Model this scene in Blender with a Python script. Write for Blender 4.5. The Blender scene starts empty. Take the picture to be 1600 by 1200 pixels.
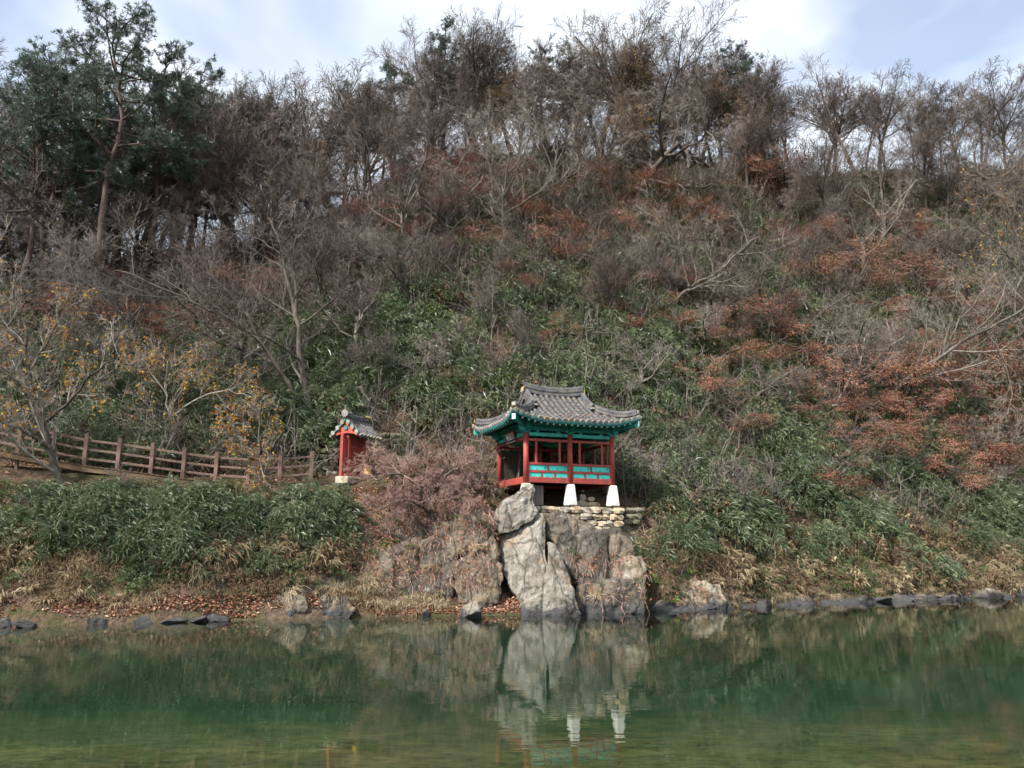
import bpy, bmesh, math, random
import numpy as np
from mathutils import Vector, Matrix, noise as mnoise

# ------------------------------------------------------------------ camera, sky, sun, exposure
scene = bpy.context.scene
F_PX = 1202.0            # focal length in photograph pixels (1600 wide)
CAM_Z = 2.7
PITCH = math.radians(11.7)
cam_data = bpy.data.cameras.new("camera")
cam_data.sensor_width = 36.0
cam_data.lens = 36.0 * F_PX / 1600.0
cam_data.clip_start = 0.1
cam_data.clip_end = 6000.0
camera = bpy.data.objects.new("camera", cam_data)
scene.collection.objects.link(camera)
camera.location = (0, 0, CAM_Z)
camera.rotation_euler = (math.pi / 2 + PITCH, 0, 0)
scene.camera = camera

SUN_TO = Vector((-0.50, -0.52, 0.72)).normalized()      # direction towards the sun
SUN_EL = math.asin(SUN_TO.z)
SUN_ROT = math.atan2(SUN_TO.x, SUN_TO.y)
world = bpy.data.worlds.new("World")
scene.world = world
world.use_nodes = True
wn, wl = world.node_tree.nodes, world.node_tree.links
wn.clear()
w_out = wn.new("ShaderNodeOutputWorld")
w_sky = wn.new("ShaderNodeTexSky")
w_sky.sky_type = 'NISHITA'
w_sky.sun_disc = False
w_sky.sun_elevation = SUN_EL
w_sky.sun_rotation = SUN_ROT
w_sky.air_density = 1.0
w_sky.dust_density = 1.5
w_bg = wn.new("ShaderNodeBackground"); w_bg.inputs[1].default_value = 0.09
w_cl = wn.new("ShaderNodeBackground"); w_cl.inputs[1].default_value = 1.0
w_mix = wn.new("ShaderNodeMixShader")
w_tc = wn.new("ShaderNodeTexCoord")
w_sep = wn.new("ShaderNodeSeparateXYZ")
w_add = wn.new("ShaderNodeMath"); w_add.operation = 'ADD'; w_add.inputs[1].default_value = 0.22
w_max = wn.new("ShaderNodeMath"); w_max.operation = 'MAXIMUM'; w_max.inputs[1].default_value = 0.12
w_dx = wn.new("ShaderNodeMath"); w_dx.operation = 'DIVIDE'
w_dy = wn.new("ShaderNodeMath"); w_dy.operation = 'DIVIDE'
w_cmb = wn.new("ShaderNodeCombineXYZ")
w_n1 = wn.new("ShaderNodeTexNoise"); w_n1.inputs["Scale"].default_value = 1.7; w_n1.inputs["Detail"].default_value = 4; w_n1.inputs["Roughness"].default_value = 0.52
w_n1.inputs["Distortion"].default_value = 0.35
w_r1 = wn.new("ShaderNodeValToRGB")
w_r1.color_ramp.elements[0].position = 0.34; w_r1.color_ramp.elements[0].color = (0.30, 0.30, 0.30, 1)
w_r1.color_ramp.elements[1].position = 0.52; w_r1.color_ramp.elements[1].color = (1, 1, 1, 1)
w_n2 = wn.new("ShaderNodeTexNoise"); w_n2.inputs["Scale"].default_value = 1.1; w_n2.inputs["Detail"].default_value = 3
w_r2 = wn.new("ShaderNodeValToRGB")
w_r2.color_ramp.elements[0].position = 0.36; w_r2.color_ramp.elements[0].color = (0.26, 0.30, 0.36, 1)
w_r2.color_ramp.elements[1].position = 0.62; w_r2.color_ramp.elements[1].color = (0.50, 0.515, 0.53, 1)
wl.new(w_tc.outputs["Generated"], w_sep.inputs[0])
wl.new(w_sep.outputs[2], w_add.inputs[0]); wl.new(w_add.outputs[0], w_max.inputs[0])
wl.new(w_sep.outputs[0], w_dx.inputs[0]); wl.new(w_max.outputs[0], w_dx.inputs[1])
wl.new(w_sep.outputs[1], w_dy.inputs[0]); wl.new(w_max.outputs[0], w_dy.inputs[1])
wl.new(w_dx.outputs[0], w_cmb.inputs[0]); wl.new(w_dy.outputs[0], w_cmb.inputs[1])
wl.new(w_cmb.outputs[0], w_n1.inputs["Vector"]); wl.new(w_cmb.outputs[0], w_n2.inputs["Vector"])
wl.new(w_n1.outputs[0], w_r1.inputs[0]); wl.new(w_n2.outputs[0], w_r2.inputs[0])
wl.new(w_sky.outputs[0], w_bg.inputs[0]); wl.new(w_r2.outputs[0], w_cl.inputs[0])
wl.new(w_r1.outputs[0], w_mix.inputs[0]); wl.new(w_bg.outputs[0], w_mix.inputs[1]); wl.new(w_cl.outputs[0], w_mix.inputs[2])
wl.new(w_mix.outputs[0], w_out.inputs[0])

sun_data = bpy.data.lights.new("sun", 'SUN')
sun_data.energy = 3.2
sun_data.angle = math.radians(6)
sun_data.color = (1.0, 0.95, 0.87)
sun = bpy.data.objects.new("sun", sun_data)
scene.collection.objects.link(sun)
sun.rotation_euler = (-SUN_TO).to_track_quat('-Z', 'Y').to_euler()

scene.view_settings.view_transform = 'Standard'
scene.view_settings.look = 'None'
scene.view_settings.gamma = 1.0
scene.view_settings.use_curve_mapping = False
scene.view_settings.exposure = 1.5
scene.cycles.use_adaptive_sampling = True
scene.cycles.adaptive_threshold = 0.04
scene.cycles.max_bounces = 5
scene.cycles.diffuse_bounces = 2
scene.cycles.glossy_bounces = 3
scene.cycles.transmission_bounces = 4
scene.cycles.transparent_max_bounces = 8
scene.cycles.caustics_reflective = False
scene.cycles.caustics_refractive = False

# ------------------------------------------------------------------ helpers
COL = scene.collection
CP, SP = math.cos(PITCH), math.sin(PITCH)
def P(u, v, Y):
    """the point at depth Y that the photograph shows at pixel u, v"""
    a, b = (u - 800.0) / F_PX, (600.0 - v) / F_PX
    k = Y / (CP - SP * b)
    return np.array((a * k, Y, CAM_Z + (SP + CP * b) * k))
def to_px(p):
    p = np.asarray(p, float)
    y, z = p[..., 1], p[..., 2] - CAM_Z
    d = np.maximum(y * CP + z * SP, 0.1)
    return 800 + F_PX * p[..., 0] / d, 600 - F_PX * (z * CP - y * SP) / d

def hash2(ix, iy, s):
    h = (ix.astype(np.int64) * 374761393 + iy.astype(np.int64) * 668265263 + s * 974711) & 0x7fffffff
    h = ((h ^ (h >> 13)) * 1274126177) & 0x7fffffff
    return ((h ^ (h >> 16)) & 0xffff) / 65535.0
def vnoise(x, y, s=0):
    x = np.asarray(x, float); y = np.asarray(y, float)
    ix, iy = np.floor(x), np.floor(y); fx, fy = x - ix, y - iy
    fx, fy = fx * fx * (3 - 2 * fx), fy * fy * (3 - 2 * fy)
    ix, iy = ix.astype(np.int64), iy.astype(np.int64)
    a, b = hash2(ix, iy, s), hash2(ix + 1, iy, s)
    c, d = hash2(ix, iy + 1, s), hash2(ix + 1, iy + 1, s)
    return (a * (1 - fx) + b * fx) * (1 - fy) + (c * (1 - fx) + d * fx) * fy
def fnoise(x, y, s=0, o=4):
    t, amp, tot = 0, 1.0, 0
    for k in range(o):
        t = t + amp * vnoise(np.asarray(x) * 2 ** k, np.asarray(y) * 2 ** k, s + k); tot += amp; amp *= 0.5
    return t / tot - 0.5

def mesh_np(name, V, faces, attrs=None, smooth=False, midx=None):
    """mesh from arrays; faces is a list of (m,3) or (m,4) index arrays"""
    me = bpy.data.meshes.new(name)
    V = np.ascontiguousarray(V, dtype=np.float32)
    faces = [np.asarray(f, dtype=np.int32) for f in faces if len(f)]
    me.vertices.add(len(V)); me.vertices.foreach_set("co", V.ravel())
    tot = np.concatenate([np.full(len(f), f.shape[1], np.int32) for f in faces])
    start = np.concatenate(([0], np.cumsum(tot)[:-1])).astype(np.int32)
    idx = np.concatenate([f.ravel() for f in faces])
    me.loops.add(len(idx)); me.loops.foreach_set("vertex_index", idx)
    me.polygons.add(len(tot)); me.polygons.foreach_set("loop_start", start); me.polygons.foreach_set("loop_total", tot)
    me.polygons.foreach_set("use_smooth", np.full(len(tot), smooth, bool))
    if midx is not None:
        me.polygons.foreach_set("material_index", np.asarray(midx, np.int32))
    for k, a in (attrs or {}).items():
        at = me.attributes.new(k, 'FLOAT', 'POINT'); at.data.foreach_set("value", np.ascontiguousarray(a, dtype=np.float32))
    me.update(calc_edges=True)
    return me
def link(name, me, mats, parent=None):
    o = bpy.data.objects.new(name, me)
    COL.objects.link(o)
    if me is not None and mats is not None:
        for m in (mats if isinstance(mats, (list, tuple)) else [mats]):
            if m.name not in [x.name for x in me.materials if x]:
                me.materials.append(m)
    if parent is not None: o.parent = parent
    return o
def tag(o, label=None, cat=None, group=None, kind=None):
    if label: o["label"] = label
    if cat: o["category"] = cat; o["kind"] = "thing"
    if group: o["group"] = group
    if kind: o["kind"] = kind
    return o
def empty(name, loc=(0, 0, 0), rz=0.0):
    o = bpy.data.objects.new(name, None); COL.objects.link(o)
    o.location = loc; o.rotation_euler = (0, 0, rz); o.empty_display_size = 0.2
    return o
ORD = ["first", "second", "third", "fourth", "fifth", "sixth", "seventh", "eighth", "ninth", "tenth", "eleventh", "twelfth", "thirteenth",
       "fourteenth", "fifteenth", "sixteenth", "seventeenth", "eighteenth", "nineteenth", "twentieth"]
TENS = {2: "twenty", 3: "thirty", 4: "forty", 5: "fifty", 6: "sixty"}
def ordw(n):
    if n <= 20: return ORD[n - 1]
    t, r = divmod(n, 10)
    return (TENS[t][:-1] + "ieth") if r == 0 else TENS[t] + "-" + ORD[r - 1]

# box with a small chamfer, cached by size
_boxes = {}
def box_mesh(sx, sy, sz, bev=0.012):
    key = (round(sx, 4), round(sy, 4), round(sz, 4), bev)
    bm = bmesh.new(); bmesh.ops.create_cube(bm, size=1.0)
    bmesh.ops.scale(bm, vec=(sx, sy, sz), verts=bm.verts)
    if bev: bmesh.ops.bevel(bm, geom=bm.edges[:], offset=min(bev, sx * .3, sy * .3, sz * .3), segments=1, affect='EDGES', clamp_overlap=True)
    me = bpy.data.meshes.new("box"); bm.to_mesh(me); bm.free()
    return me
def box(name, size, center, mat, parent=None, rot=(0, 0, 0), bev=0.012):
    key = tuple(round(s, 3) for s in size) + (bev, mat.name)
    if key not in _boxes: _boxes[key] = box_mesh(*size, bev)
    o = link(name, _boxes[key], mat, parent); o.location = center; o.rotation_euler = rot
    return o
def sweep(path, prof, closed=True, up=(0, 0, 1)):
    """verts, quads of a 2-D profile (side, height) carried along a path"""
    path = np.asarray(path, float); prof = np.asarray(prof, float)
    t = np.gradient(path, axis=0); t /= np.linalg.norm(t, axis=1)[:, None]
    s = np.cross(t, np.asarray(up, float)); s /= np.linalg.norm(s, axis=1)[:, None]
    n = np.cross(s, t)
    V = path[:, None, :] + s[:, None, :] * prof[None, :, 0, None] + n[:, None, :] * prof[None, :, 1, None]
    k, m = len(path), len(prof)
    q = []
    for i in range(k - 1):
        for j in range(m if closed else m - 1):
            j2 = (j + 1) % m
            q.append((i * m + j, i * m + j2, (i + 1) * m + j2, (i + 1) * m + j))
    return V.reshape(-1, 3), np.array(q), [list(range(m))[::-1], [(k - 1) * m + j for j in range(m)]]
def sweep_mesh(name, path, prof, smooth=False, up=(0, 0, 1)):
    V, q, caps = sweep(path, prof, True, up)
    me = bpy.data.meshes.new(name); me.from_pydata([tuple(v) for v in V], [], [tuple(f) for f in q] + caps)
    me.polygons.foreach_set("use_smooth", np.full(len(me.polygons), smooth, bool)); me.update()
    return me

def tubes(pls, sides_of=None):
    """polylines [(pts(k,3), radii(k))] -> verts, quads (groups of equal length together)"""
    groups = {}
    for pts, rad in pls:
        r = rad[0]
        s = 8 if r > 0.07 else 5 if r > 0.025 else 3
        groups.setdefault((len(pts), s), []).append((pts, rad))
    Vs, Qs, off = [], [], 0
    for (k, s), lst in groups.items():
        A = np.array([l[0] for l in lst], float); R = np.array([l[1] for l in lst], float)
        n = len(lst)
        T = np.gradient(A, axis=1); T /= (np.linalg.norm(T, axis=2)[..., None] + 1e-9)
        main = A[:, -1] - A[:, 0]; main /= (np.linalg.norm(main, axis=1)[:, None] + 1e-9)
        ref = np.where(np.abs(main[:, 2:3]) > 0.8, np.array([[1.0, 0, 0]]), np.array([[0, 0, 1.0]]))
        N1 = np.cross(T, ref[:, None, :]); N1 /= (np.linalg.norm(N1, axis=2)[..., None] + 1e-9)
        N2 = np.cross(T, N1)
        ang = np.arange(s) * 2 * math.pi / s
        V = A[:, :, None, :] + R[:, :, None, None] * (N1[:, :, None, :] * np.cos(ang)[None, None, :, None] + N2[:, :, None, :] * np.sin(ang)[None, None, :, None])
        base = (np.arange(n) * k * s)[:, None, None] + (np.arange(k - 1) * s)[None, :, None]
        j = np.arange(s)[None, None, :]; j2 = (np.arange(s) + 1) % s
        q = np.stack([base + j, base + j2[None, None, :], base + s + j2[None, None, :], base + s + j], axis=-1).reshape(-1, 4)
        Vs.append(V.reshape(-1, 3)); Qs.append(q + off); off += n * k * s
    return np.concatenate(Vs), np.concatenate(Qs)

def unit(a):
    return a / (np.linalg.norm(a, axis=-1)[..., None] + 1e-9)
def leaf_arrays(B, D, Nn, L, W, droop=0.0, fold=0.18):
    """diamond leaves: base, two sides, tip; two triangles each"""
    n = len(B); D = unit(D); S = unit(np.cross(D, Nn)); N = np.cross(S, D)
    L = np.asarray(L).reshape(-1, 1); W = np.asarray(W).reshape(-1, 1)
    mid = B + D * L * 0.42 + N * W * fold
    tip = B + D * L - np.array([[0, 0, 1.0]]) * L * droop
    V = np.stack([B, mid + S * W * .5, tip, mid - S * W * .5], axis=1).reshape(-1, 3)
    o = np.arange(n)[:, None] * 4
    Fc = np.concatenate([o + np.array([[0, 1, 2]]), o + np.array([[0, 2, 3]])])
    return V, Fc
def rand_dirs(rng, n):
    return unit(rng.normal(size=(n, 3)))

# ------------------------------------------------------------------ materials
def newmat(name):
    m = bpy.data.materials.new(name); m.use_nodes = True
    n, l = m.node_tree.nodes, m.node_tree.links
    n.clear(); out = n.new("ShaderNodeOutputMaterial")
    return m, n, l, out
def ramp(n, stops):
    r = n.new("ShaderNodeValToRGB"); e = r.color_ramp.elements
    while len(e) < len(stops): e.new(0.5)
    for i, (p, c) in enumerate(stops):
        e[i].position = p; e[i].color = (*c, 1)
    return r
def noise_node(n, l, vec, scale, detail=5, rough=0.6, dist=0.0):
    t = n.new("ShaderNodeTexNoise"); t.inputs["Scale"].default_value = scale; t.inputs["Detail"].default_value = detail
    t.inputs["Roughness"].default_value = rough; t.inputs["Distortion"].default_value = dist
    if vec is not None: l.new(vec, t.inputs["Vector"])
    return t
def mixc(n, l, fac, a, b):
    m = n.new("ShaderNodeMix"); m.data_type = 'RGBA'
    if isinstance(fac, float): m.inputs[0].default_value = fac
    else: l.new(fac, m.inputs[0])
    for s, i in ((a, 6), (b, 7)):
        if isinstance(s, tuple): m.inputs[i].default_value = (*s, 1)
        else: l.new(s, m.inputs[i])
    return m.outputs[2]
def bump(n, l, h, strength=0.4, dist=0.02):
    b = n.new("ShaderNodeBump"); b.inputs["Strength"].default_value = strength; b.inputs["Distance"].default_value = dist
    l.new(h, b.inputs["Height"]); return b.outputs[0]
def mat_worn(name, stops, scale=3.0, rough=0.75, bumps=0.25, bscale=30.0, coord="Object", stretch=(1, 1, 1), dist=0.01, dirt=None, dirt_scale=2.0):
    """principled material whose colour wanders through a ramp, with fine relief and stains"""
    m, n, l, out = newmat(name)
    tc = n.new("ShaderNodeTexCoord"); mp = n.new("ShaderNodeMapping"); mp.inputs["Scale"].default_value = stretch
    if coord == "World":
        g = n.new("ShaderNodeNewGeometry"); l.new(g.outputs["Position"], mp.inputs[0])
    else: l.new(tc.outputs[coord], mp.inputs[0])
    t = noise_node(n, l, mp.outputs[0], scale, 4, 0.65)
    r = ramp(n, stops); l.new(t.outputs[0], r.inputs[0]); c = r.outputs[0]
    if dirt:
        t2 = noise_node(n, l, mp.outputs[0], dirt_scale, 4, 0.7); r2 = ramp(n, [(0.5, (0, 0, 0)), (0.64, (1, 1, 1))]); l.new(t2.outputs[0], r2.inputs[0])
        c = mixc(n, l, r2.outputs[0], c, dirt)
    p = n.new("ShaderNodeBsdfPrincipled"); l.new(c, p.inputs["Base Color"]); p.inputs["Roughness"].default_value = rough
    p.inputs["Specular IOR Level"].default_value = 0.3
    tb = noise_node(n, l, mp.outputs[0], bscale, 4, 0.6); l.new(bump(n, l, tb.outputs[0], bumps, dist), p.inputs["Normal"])
    l.new(p.outputs[0], out.inputs[0]); return m
def mat_leaf(name, stops, trans=0.3, gloss=0.0, rough=0.4, attr="rnd", objvar=0.0):
    m, n, l, out = newmat(name)
    a = n.new("ShaderNodeAttribute"); a.attribute_name = attr
    r = ramp(n, stops); fac = a.outputs["Fac"]
    if objvar:
        oi = n.new("ShaderNodeObjectInfo"); ma = n.new("ShaderNodeMath"); ma.operation = 'MULTIPLY_ADD'; ma.inputs[1].default_value = objvar; ma.inputs[2].default_value = 0.0
        l.new(oi.outputs["Random"], ma.inputs[0]); sb = n.new("ShaderNodeMath"); sb.operation = 'MULTIPLY_ADD'; sb.inputs[1].default_value = 1.0 - objvar
        l.new(fac, sb.inputs[0]); l.new(ma.outputs[0], sb.inputs[2]); fac = sb.outputs[0]
    l.new(fac, r.inputs[0])
    d = n.new("ShaderNodeBsdfDiffuse"); t = n.new("ShaderNodeBsdfTranslucent"); mx = n.new("ShaderNodeMixShader"); mx.inputs[0].default_value = trans
    l.new(r.outputs[0], d.inputs[0]); l.new(r.outputs[0], t.inputs[0]); l.new(d.outputs[0], mx.inputs[1]); l.new(t.outputs[0], mx.inputs[2])
    res = mx.outputs[0]
    if gloss:
        g = n.new("ShaderNodeBsdfGlossy"); g.inputs["Roughness"].default_value = rough; g.inputs[0].default_value = (0.9, 0.95, 1, 1)
        m2 = n.new("ShaderNodeMixShader"); m2.inputs[0].default_value = gloss; l.new(res, m2.inputs[1]); l.new(g.outputs[0], m2.inputs[2]); res = m2.outputs[0]
    l.new(res, out.inputs[0]); return m
def mat_bark(name, c1, c2, c3, objvar=0.35):
    m, n, l, out = newmat(name)
    tc = n.new("ShaderNodeTexCoord"); mp = n.new("ShaderNodeMapping"); mp.inputs["Scale"].default_value = (1, 1, 0.3); l.new(tc.outputs["Object"], mp.inputs[0])
    t = noise_node(n, l, mp.outputs[0], 5.0, 5, 0.7); r = ramp(n, [(0.3, c1), (0.5, c2), (0.7, c3)]); l.new(t.outputs[0], r.inputs[0])
    oi = n.new("ShaderNodeObjectInfo"); mr = n.new("ShaderNodeMapRange"); mr.inputs[3].default_value = 1 - objvar; mr.inputs[4].default_value = 1 + objvar
    l.new(oi.outputs["Random"], mr.inputs[0]); mm = n.new("ShaderNodeVectorMath"); mm.operation = 'SCALE'; l.new(r.outputs[0], mm.inputs[0]); l.new(mr.outputs[0], mm.inputs["Scale"])
    p = n.new("ShaderNodeBsdfPrincipled"); p.inputs["Roughness"].default_value = 0.85; p.inputs["Specular IOR Level"].default_value = 0.2
    l.new(mm.outputs[0], p.inputs["Base Color"])
    tb = noise_node(n, l, mp.outputs[0], 25.0, 4, 0.6); l.new(bump(n, l, tb.outputs[0], 0.5, 0.02), p.inputs["Normal"])
    l.new(p.outputs[0], out.inputs[0]); return m
def mat_rock(name, cols, wet=True, lichen=0.5, scale=1.0):
    m, n, l, out = newmat(name)
    g = n.new("ShaderNodeNewGeometry"); pos = g.outputs["Position"]
    t = noise_node(n, l, pos, 0.9 * scale, 5, 0.65, 0.5); r = ramp(n, [(0.30, cols[0]), (0.5, cols[1]), (0.70, cols[2])]); l.new(t.outputs[0], r.inputs[0])
    mp = n.new("ShaderNodeMapping"); mp.inputs["Scale"].default_value = (4.5 * scale, 4.5 * scale, 0.9 * scale); mp.inputs["Rotation"].default_value = (0.1, 0.45, 0.2); l.new(pos, mp.inputs[0])
    t2 = noise_node(n, l, mp.outputs[0], 1.0, 5, 0.72, 0.8); r2 = ramp(n, [(0.32, (0.40, 0.37, 0.33)), (0.46, (0.82, 0.80, 0.77)), (0.60, (1, 1, 1))]); l.new(t2.outputs[0], r2.inputs[0])
    mul = n.new("ShaderNodeMix"); mul.data_type = 'RGBA'; mul.blend_type = 'MULTIPLY'; mul.inputs[0].default_value = 0.85
    l.new(r.outputs[0], mul.inputs[6]); l.new(r2.outputs[0], mul.inputs[7]); c = mul.outputs[2]
    if lichen:
        t3 = noise_node(n, l, pos, 2.6, 6, 0.78, 0.9); r3 = ramp(n, [(0.58 - 0.14 * lichen, (0, 0, 0)), (0.74 - 0.14 * lichen, (0.8, 0.8, 0.8))]); l.new(t3.outputs[0], r3.inputs[0])
        c = mixc(n, l, r3.outputs[0], c, (0.44, 0.43, 0.41))
    t4 = noise_node(n, l, pos, 1.3, 4, 0.65, 0.6); r4 = ramp(n, [(0.55, (0, 0, 0)), (0.70, (0.75, 0.75, 0.75))]); l.new(t4.outputs[0], r4.inputs[0])
    c = mixc(n, l, r4.outputs[0], c, (0.27, 0.18, 0.105))
    p = n.new("ShaderNodeBsdfPrincipled"); p.inputs["Roughness"].default_value = 0.85; p.inputs["Specular IOR Level"].default_value = 0.3
    if wet:   # dark tide stain left by the river on the foot of the rock
        sz = n.new("ShaderNodeSeparateXYZ"); l.new(pos, sz.inputs[0]); tn = noise_node(n, l, pos, 1.7, 4, 0.7)
        ma = n.new("ShaderNodeMath"); ma.operation = 'MULTIPLY_ADD'; ma.inputs[1].default_value = -1.1; l.new(tn.outputs[0], ma.inputs[0]); l.new(sz.outputs[2], ma.inputs[2])
        mr = n.new("ShaderNodeMapRange"); mr.inputs[1].default_value = -0.36; mr.inputs[2].default_value = -0.14; mr.inputs[3].default_value = 0.92; mr.inputs[4].default_value = 0
        l.new(ma.outputs[0], mr.inputs[0]); c = mixc(n, l, mr.outputs[0], c, (0.045, 0.046, 0.050))
    # joints and cracks
    dn = noise_node(n, l, pos, 1.6, 3, 0.6); dm = n.new("ShaderNodeVectorMath"); dm.operation = 'MULTIPLY_ADD'; dm.inputs[1].default_value = (1.3, 1.3, 1.3); l.new(dn.outputs["Color"], dm.inputs[0]); l.new(mp.outputs[0], dm.inputs[2])
    vc = n.new("ShaderNodeTexVoronoi"); vc.feature = 'DISTANCE_TO_EDGE'; vc.inputs["Scale"].default_value = 0.26; l.new(dm.outputs[0], vc.inputs["Vector"])
    rc = ramp(n, [(0.0, (0.25, 0.24, 0.22)), (0.035, (0.8, 0.8, 0.8)), (0.07, (1, 1, 1))]); l.new(vc.outputs[0], rc.inputs[0])
    mc = n.new("ShaderNodeMix"); mc.data_type = 'RGBA'; mc.blend_type = 'MULTIPLY'; mc.inputs[0].default_value = 0.9; l.new(c, mc.inputs[6]); l.new(rc.outputs[0], mc.inputs[7]); c = mc.outputs[2]
    l.new(c, p.inputs["Base Color"])
    vo = n.new("ShaderNodeTexVoronoi"); vo.feature = 'DISTANCE_TO_EDGE'; vo.inputs["Scale"].default_value = 0.26; l.new(dm.outputs[0], vo.inputs["Vector"])
    tb = noise_node(n, l, pos, 9.0, 5, 0.72)
    b1 = bump(n, l, tb.outputs[0], 0.9, 0.07)
    b = n.new("ShaderNodeBump"); b.inputs["Strength"].default_value = 0.8; b.inputs["Distance"].default_value = 0.08; l.new(vo.outputs[0], b.inputs["Height"]); l.new(b1, b.inputs["Normal"])
    l.new(b.outputs[0], p.inputs["Normal"]); l.new(p.outputs[0], out.inputs[0]); return m

M = {}
M["twig_grey"] = mat_bark("twig_grey", (0.080, 0.069, 0.061), (0.145, 0.126, 0.113), (0.24, 0.212, 0.192))
M["twig_brown"] = mat_bark("twig_brown", (0.070, 0.054, 0.047), (0.122, 0.096, 0.085), (0.19, 0.156, 0.14))
M["twig_red"] = mat_bark("twig_red", (0.20, 0.115, 0.095), (0.32, 0.205, 0.175), (0.44, 0.32, 0.28), 0.15)
M["bark_dark"] = mat_bark("bark_dark", (0.042, 0.036, 0.031), (0.085, 0.073, 0.062), (0.16, 0.142, 0.12))
M["bark_pale"] = mat_bark("bark_pale", (0.105, 0.092, 0.078), (0.195, 0.174, 0.15), (0.31, 0.283, 0.25), 0.2)
M["bark_pine"] = mat_bark("bark_pine", (0.045, 0.036, 0.032), (0.085, 0.062, 0.053), (0.14, 0.098, 0.082), 0.15)
M["needles"] = mat_leaf("pine_needles", [(0.0, (0.042, 0.062, 0.050)), (0.5, (0.075, 0.105, 0.080)), (1.0, (0.13, 0.16, 0.12))], 0.35, 0.04)
M["leaf_rust"] = mat_leaf("leaf_rust", [(0.0, (0.17, 0.070, 0.045)), (0.35, (0.31, 0.130, 0.082)), (0.7, (0.42, 0.205, 0.135)), (1.0, (0.40, 0.28, 0.19))], 0.3, 0, objvar=0.5)
M["leaf_red"] = mat_leaf("leaf_red", [(0.0, (0.15, 0.040, 0.038)), (0.5, (0.28, 0.080, 0.072)), (1.0, (0.38, 0.17, 0.14))], 0.3, 0)
M["leaf_orange"] = mat_leaf("leaf_orange", [(0.0, (0.24, 0.10, 0.035)), (0.45, (0.42, 0.19, 0.065)), (0.8, (0.52, 0.32, 0.08)), (1.0, (0.42, 0.42, 0.10))], 0.35, 0)
M["leaf_brown"] = mat_leaf("leaf_brown", [(0.0, (0.10, 0.070, 0.046)), (0.4, (0.19, 0.130, 0.082)), (0.75, (0.30, 0.222, 0.145)), (1.0, (0.42, 0.345, 0.23))], 0.3, 0, objvar=0.5)
M["bamboo"] = mat_leaf("bamboo_leaf", [(0.0, (0.038, 0.060, 0.028)), (0.35, (0.080, 0.115, 0.052)), (0.62, (0.135, 0.172, 0.085)), (0.82, (0.24, 0.265, 0.155)), (1.0, (0.42, 0.39, 0.25))], 0.24, 0.05, 0.45, objvar=0.35)
M["bush_green"] = mat_leaf("bush_leaf", [(0.0, (0.042, 0.066, 0.026)), (0.5, (0.10, 0.138, 0.050)), (1.0, (0.22, 0.25, 0.10))], 0.25, 0.04, 0.45, objvar=0.3)
M["dry_grass"] = mat_leaf("dry_grass", [(0.0, (0.11, 0.080, 0.050)), (0.3, (0.22, 0.165, 0.105)), (0.55, (0.36, 0.285, 0.185)), (0.75, (0.50, 0.425, 0.295)), (0.9, (0.34, 0.31, 0.16)), (1.0, (0.16, 0.19, 0.075))], 0.3, 0, objvar=0.55)
M["grass_green"] = mat_leaf("grass_green", [(0.0, (0.05, 0.10, 0.025)), (0.6, (0.12, 0.20, 0.045)), (1.0, (0.30, 0.36, 0.10))], 0.3, 0)
M["litter"] = mat_leaf("fallen_leaf", [(0.0, (0.13, 0.055, 0.032)), (0.4, (0.28, 0.125, 0.075)), (0.75, (0.42, 0.23, 0.15)), (1.0, (0.50, 0.35, 0.24))], 0.1, 0.02)

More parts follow.
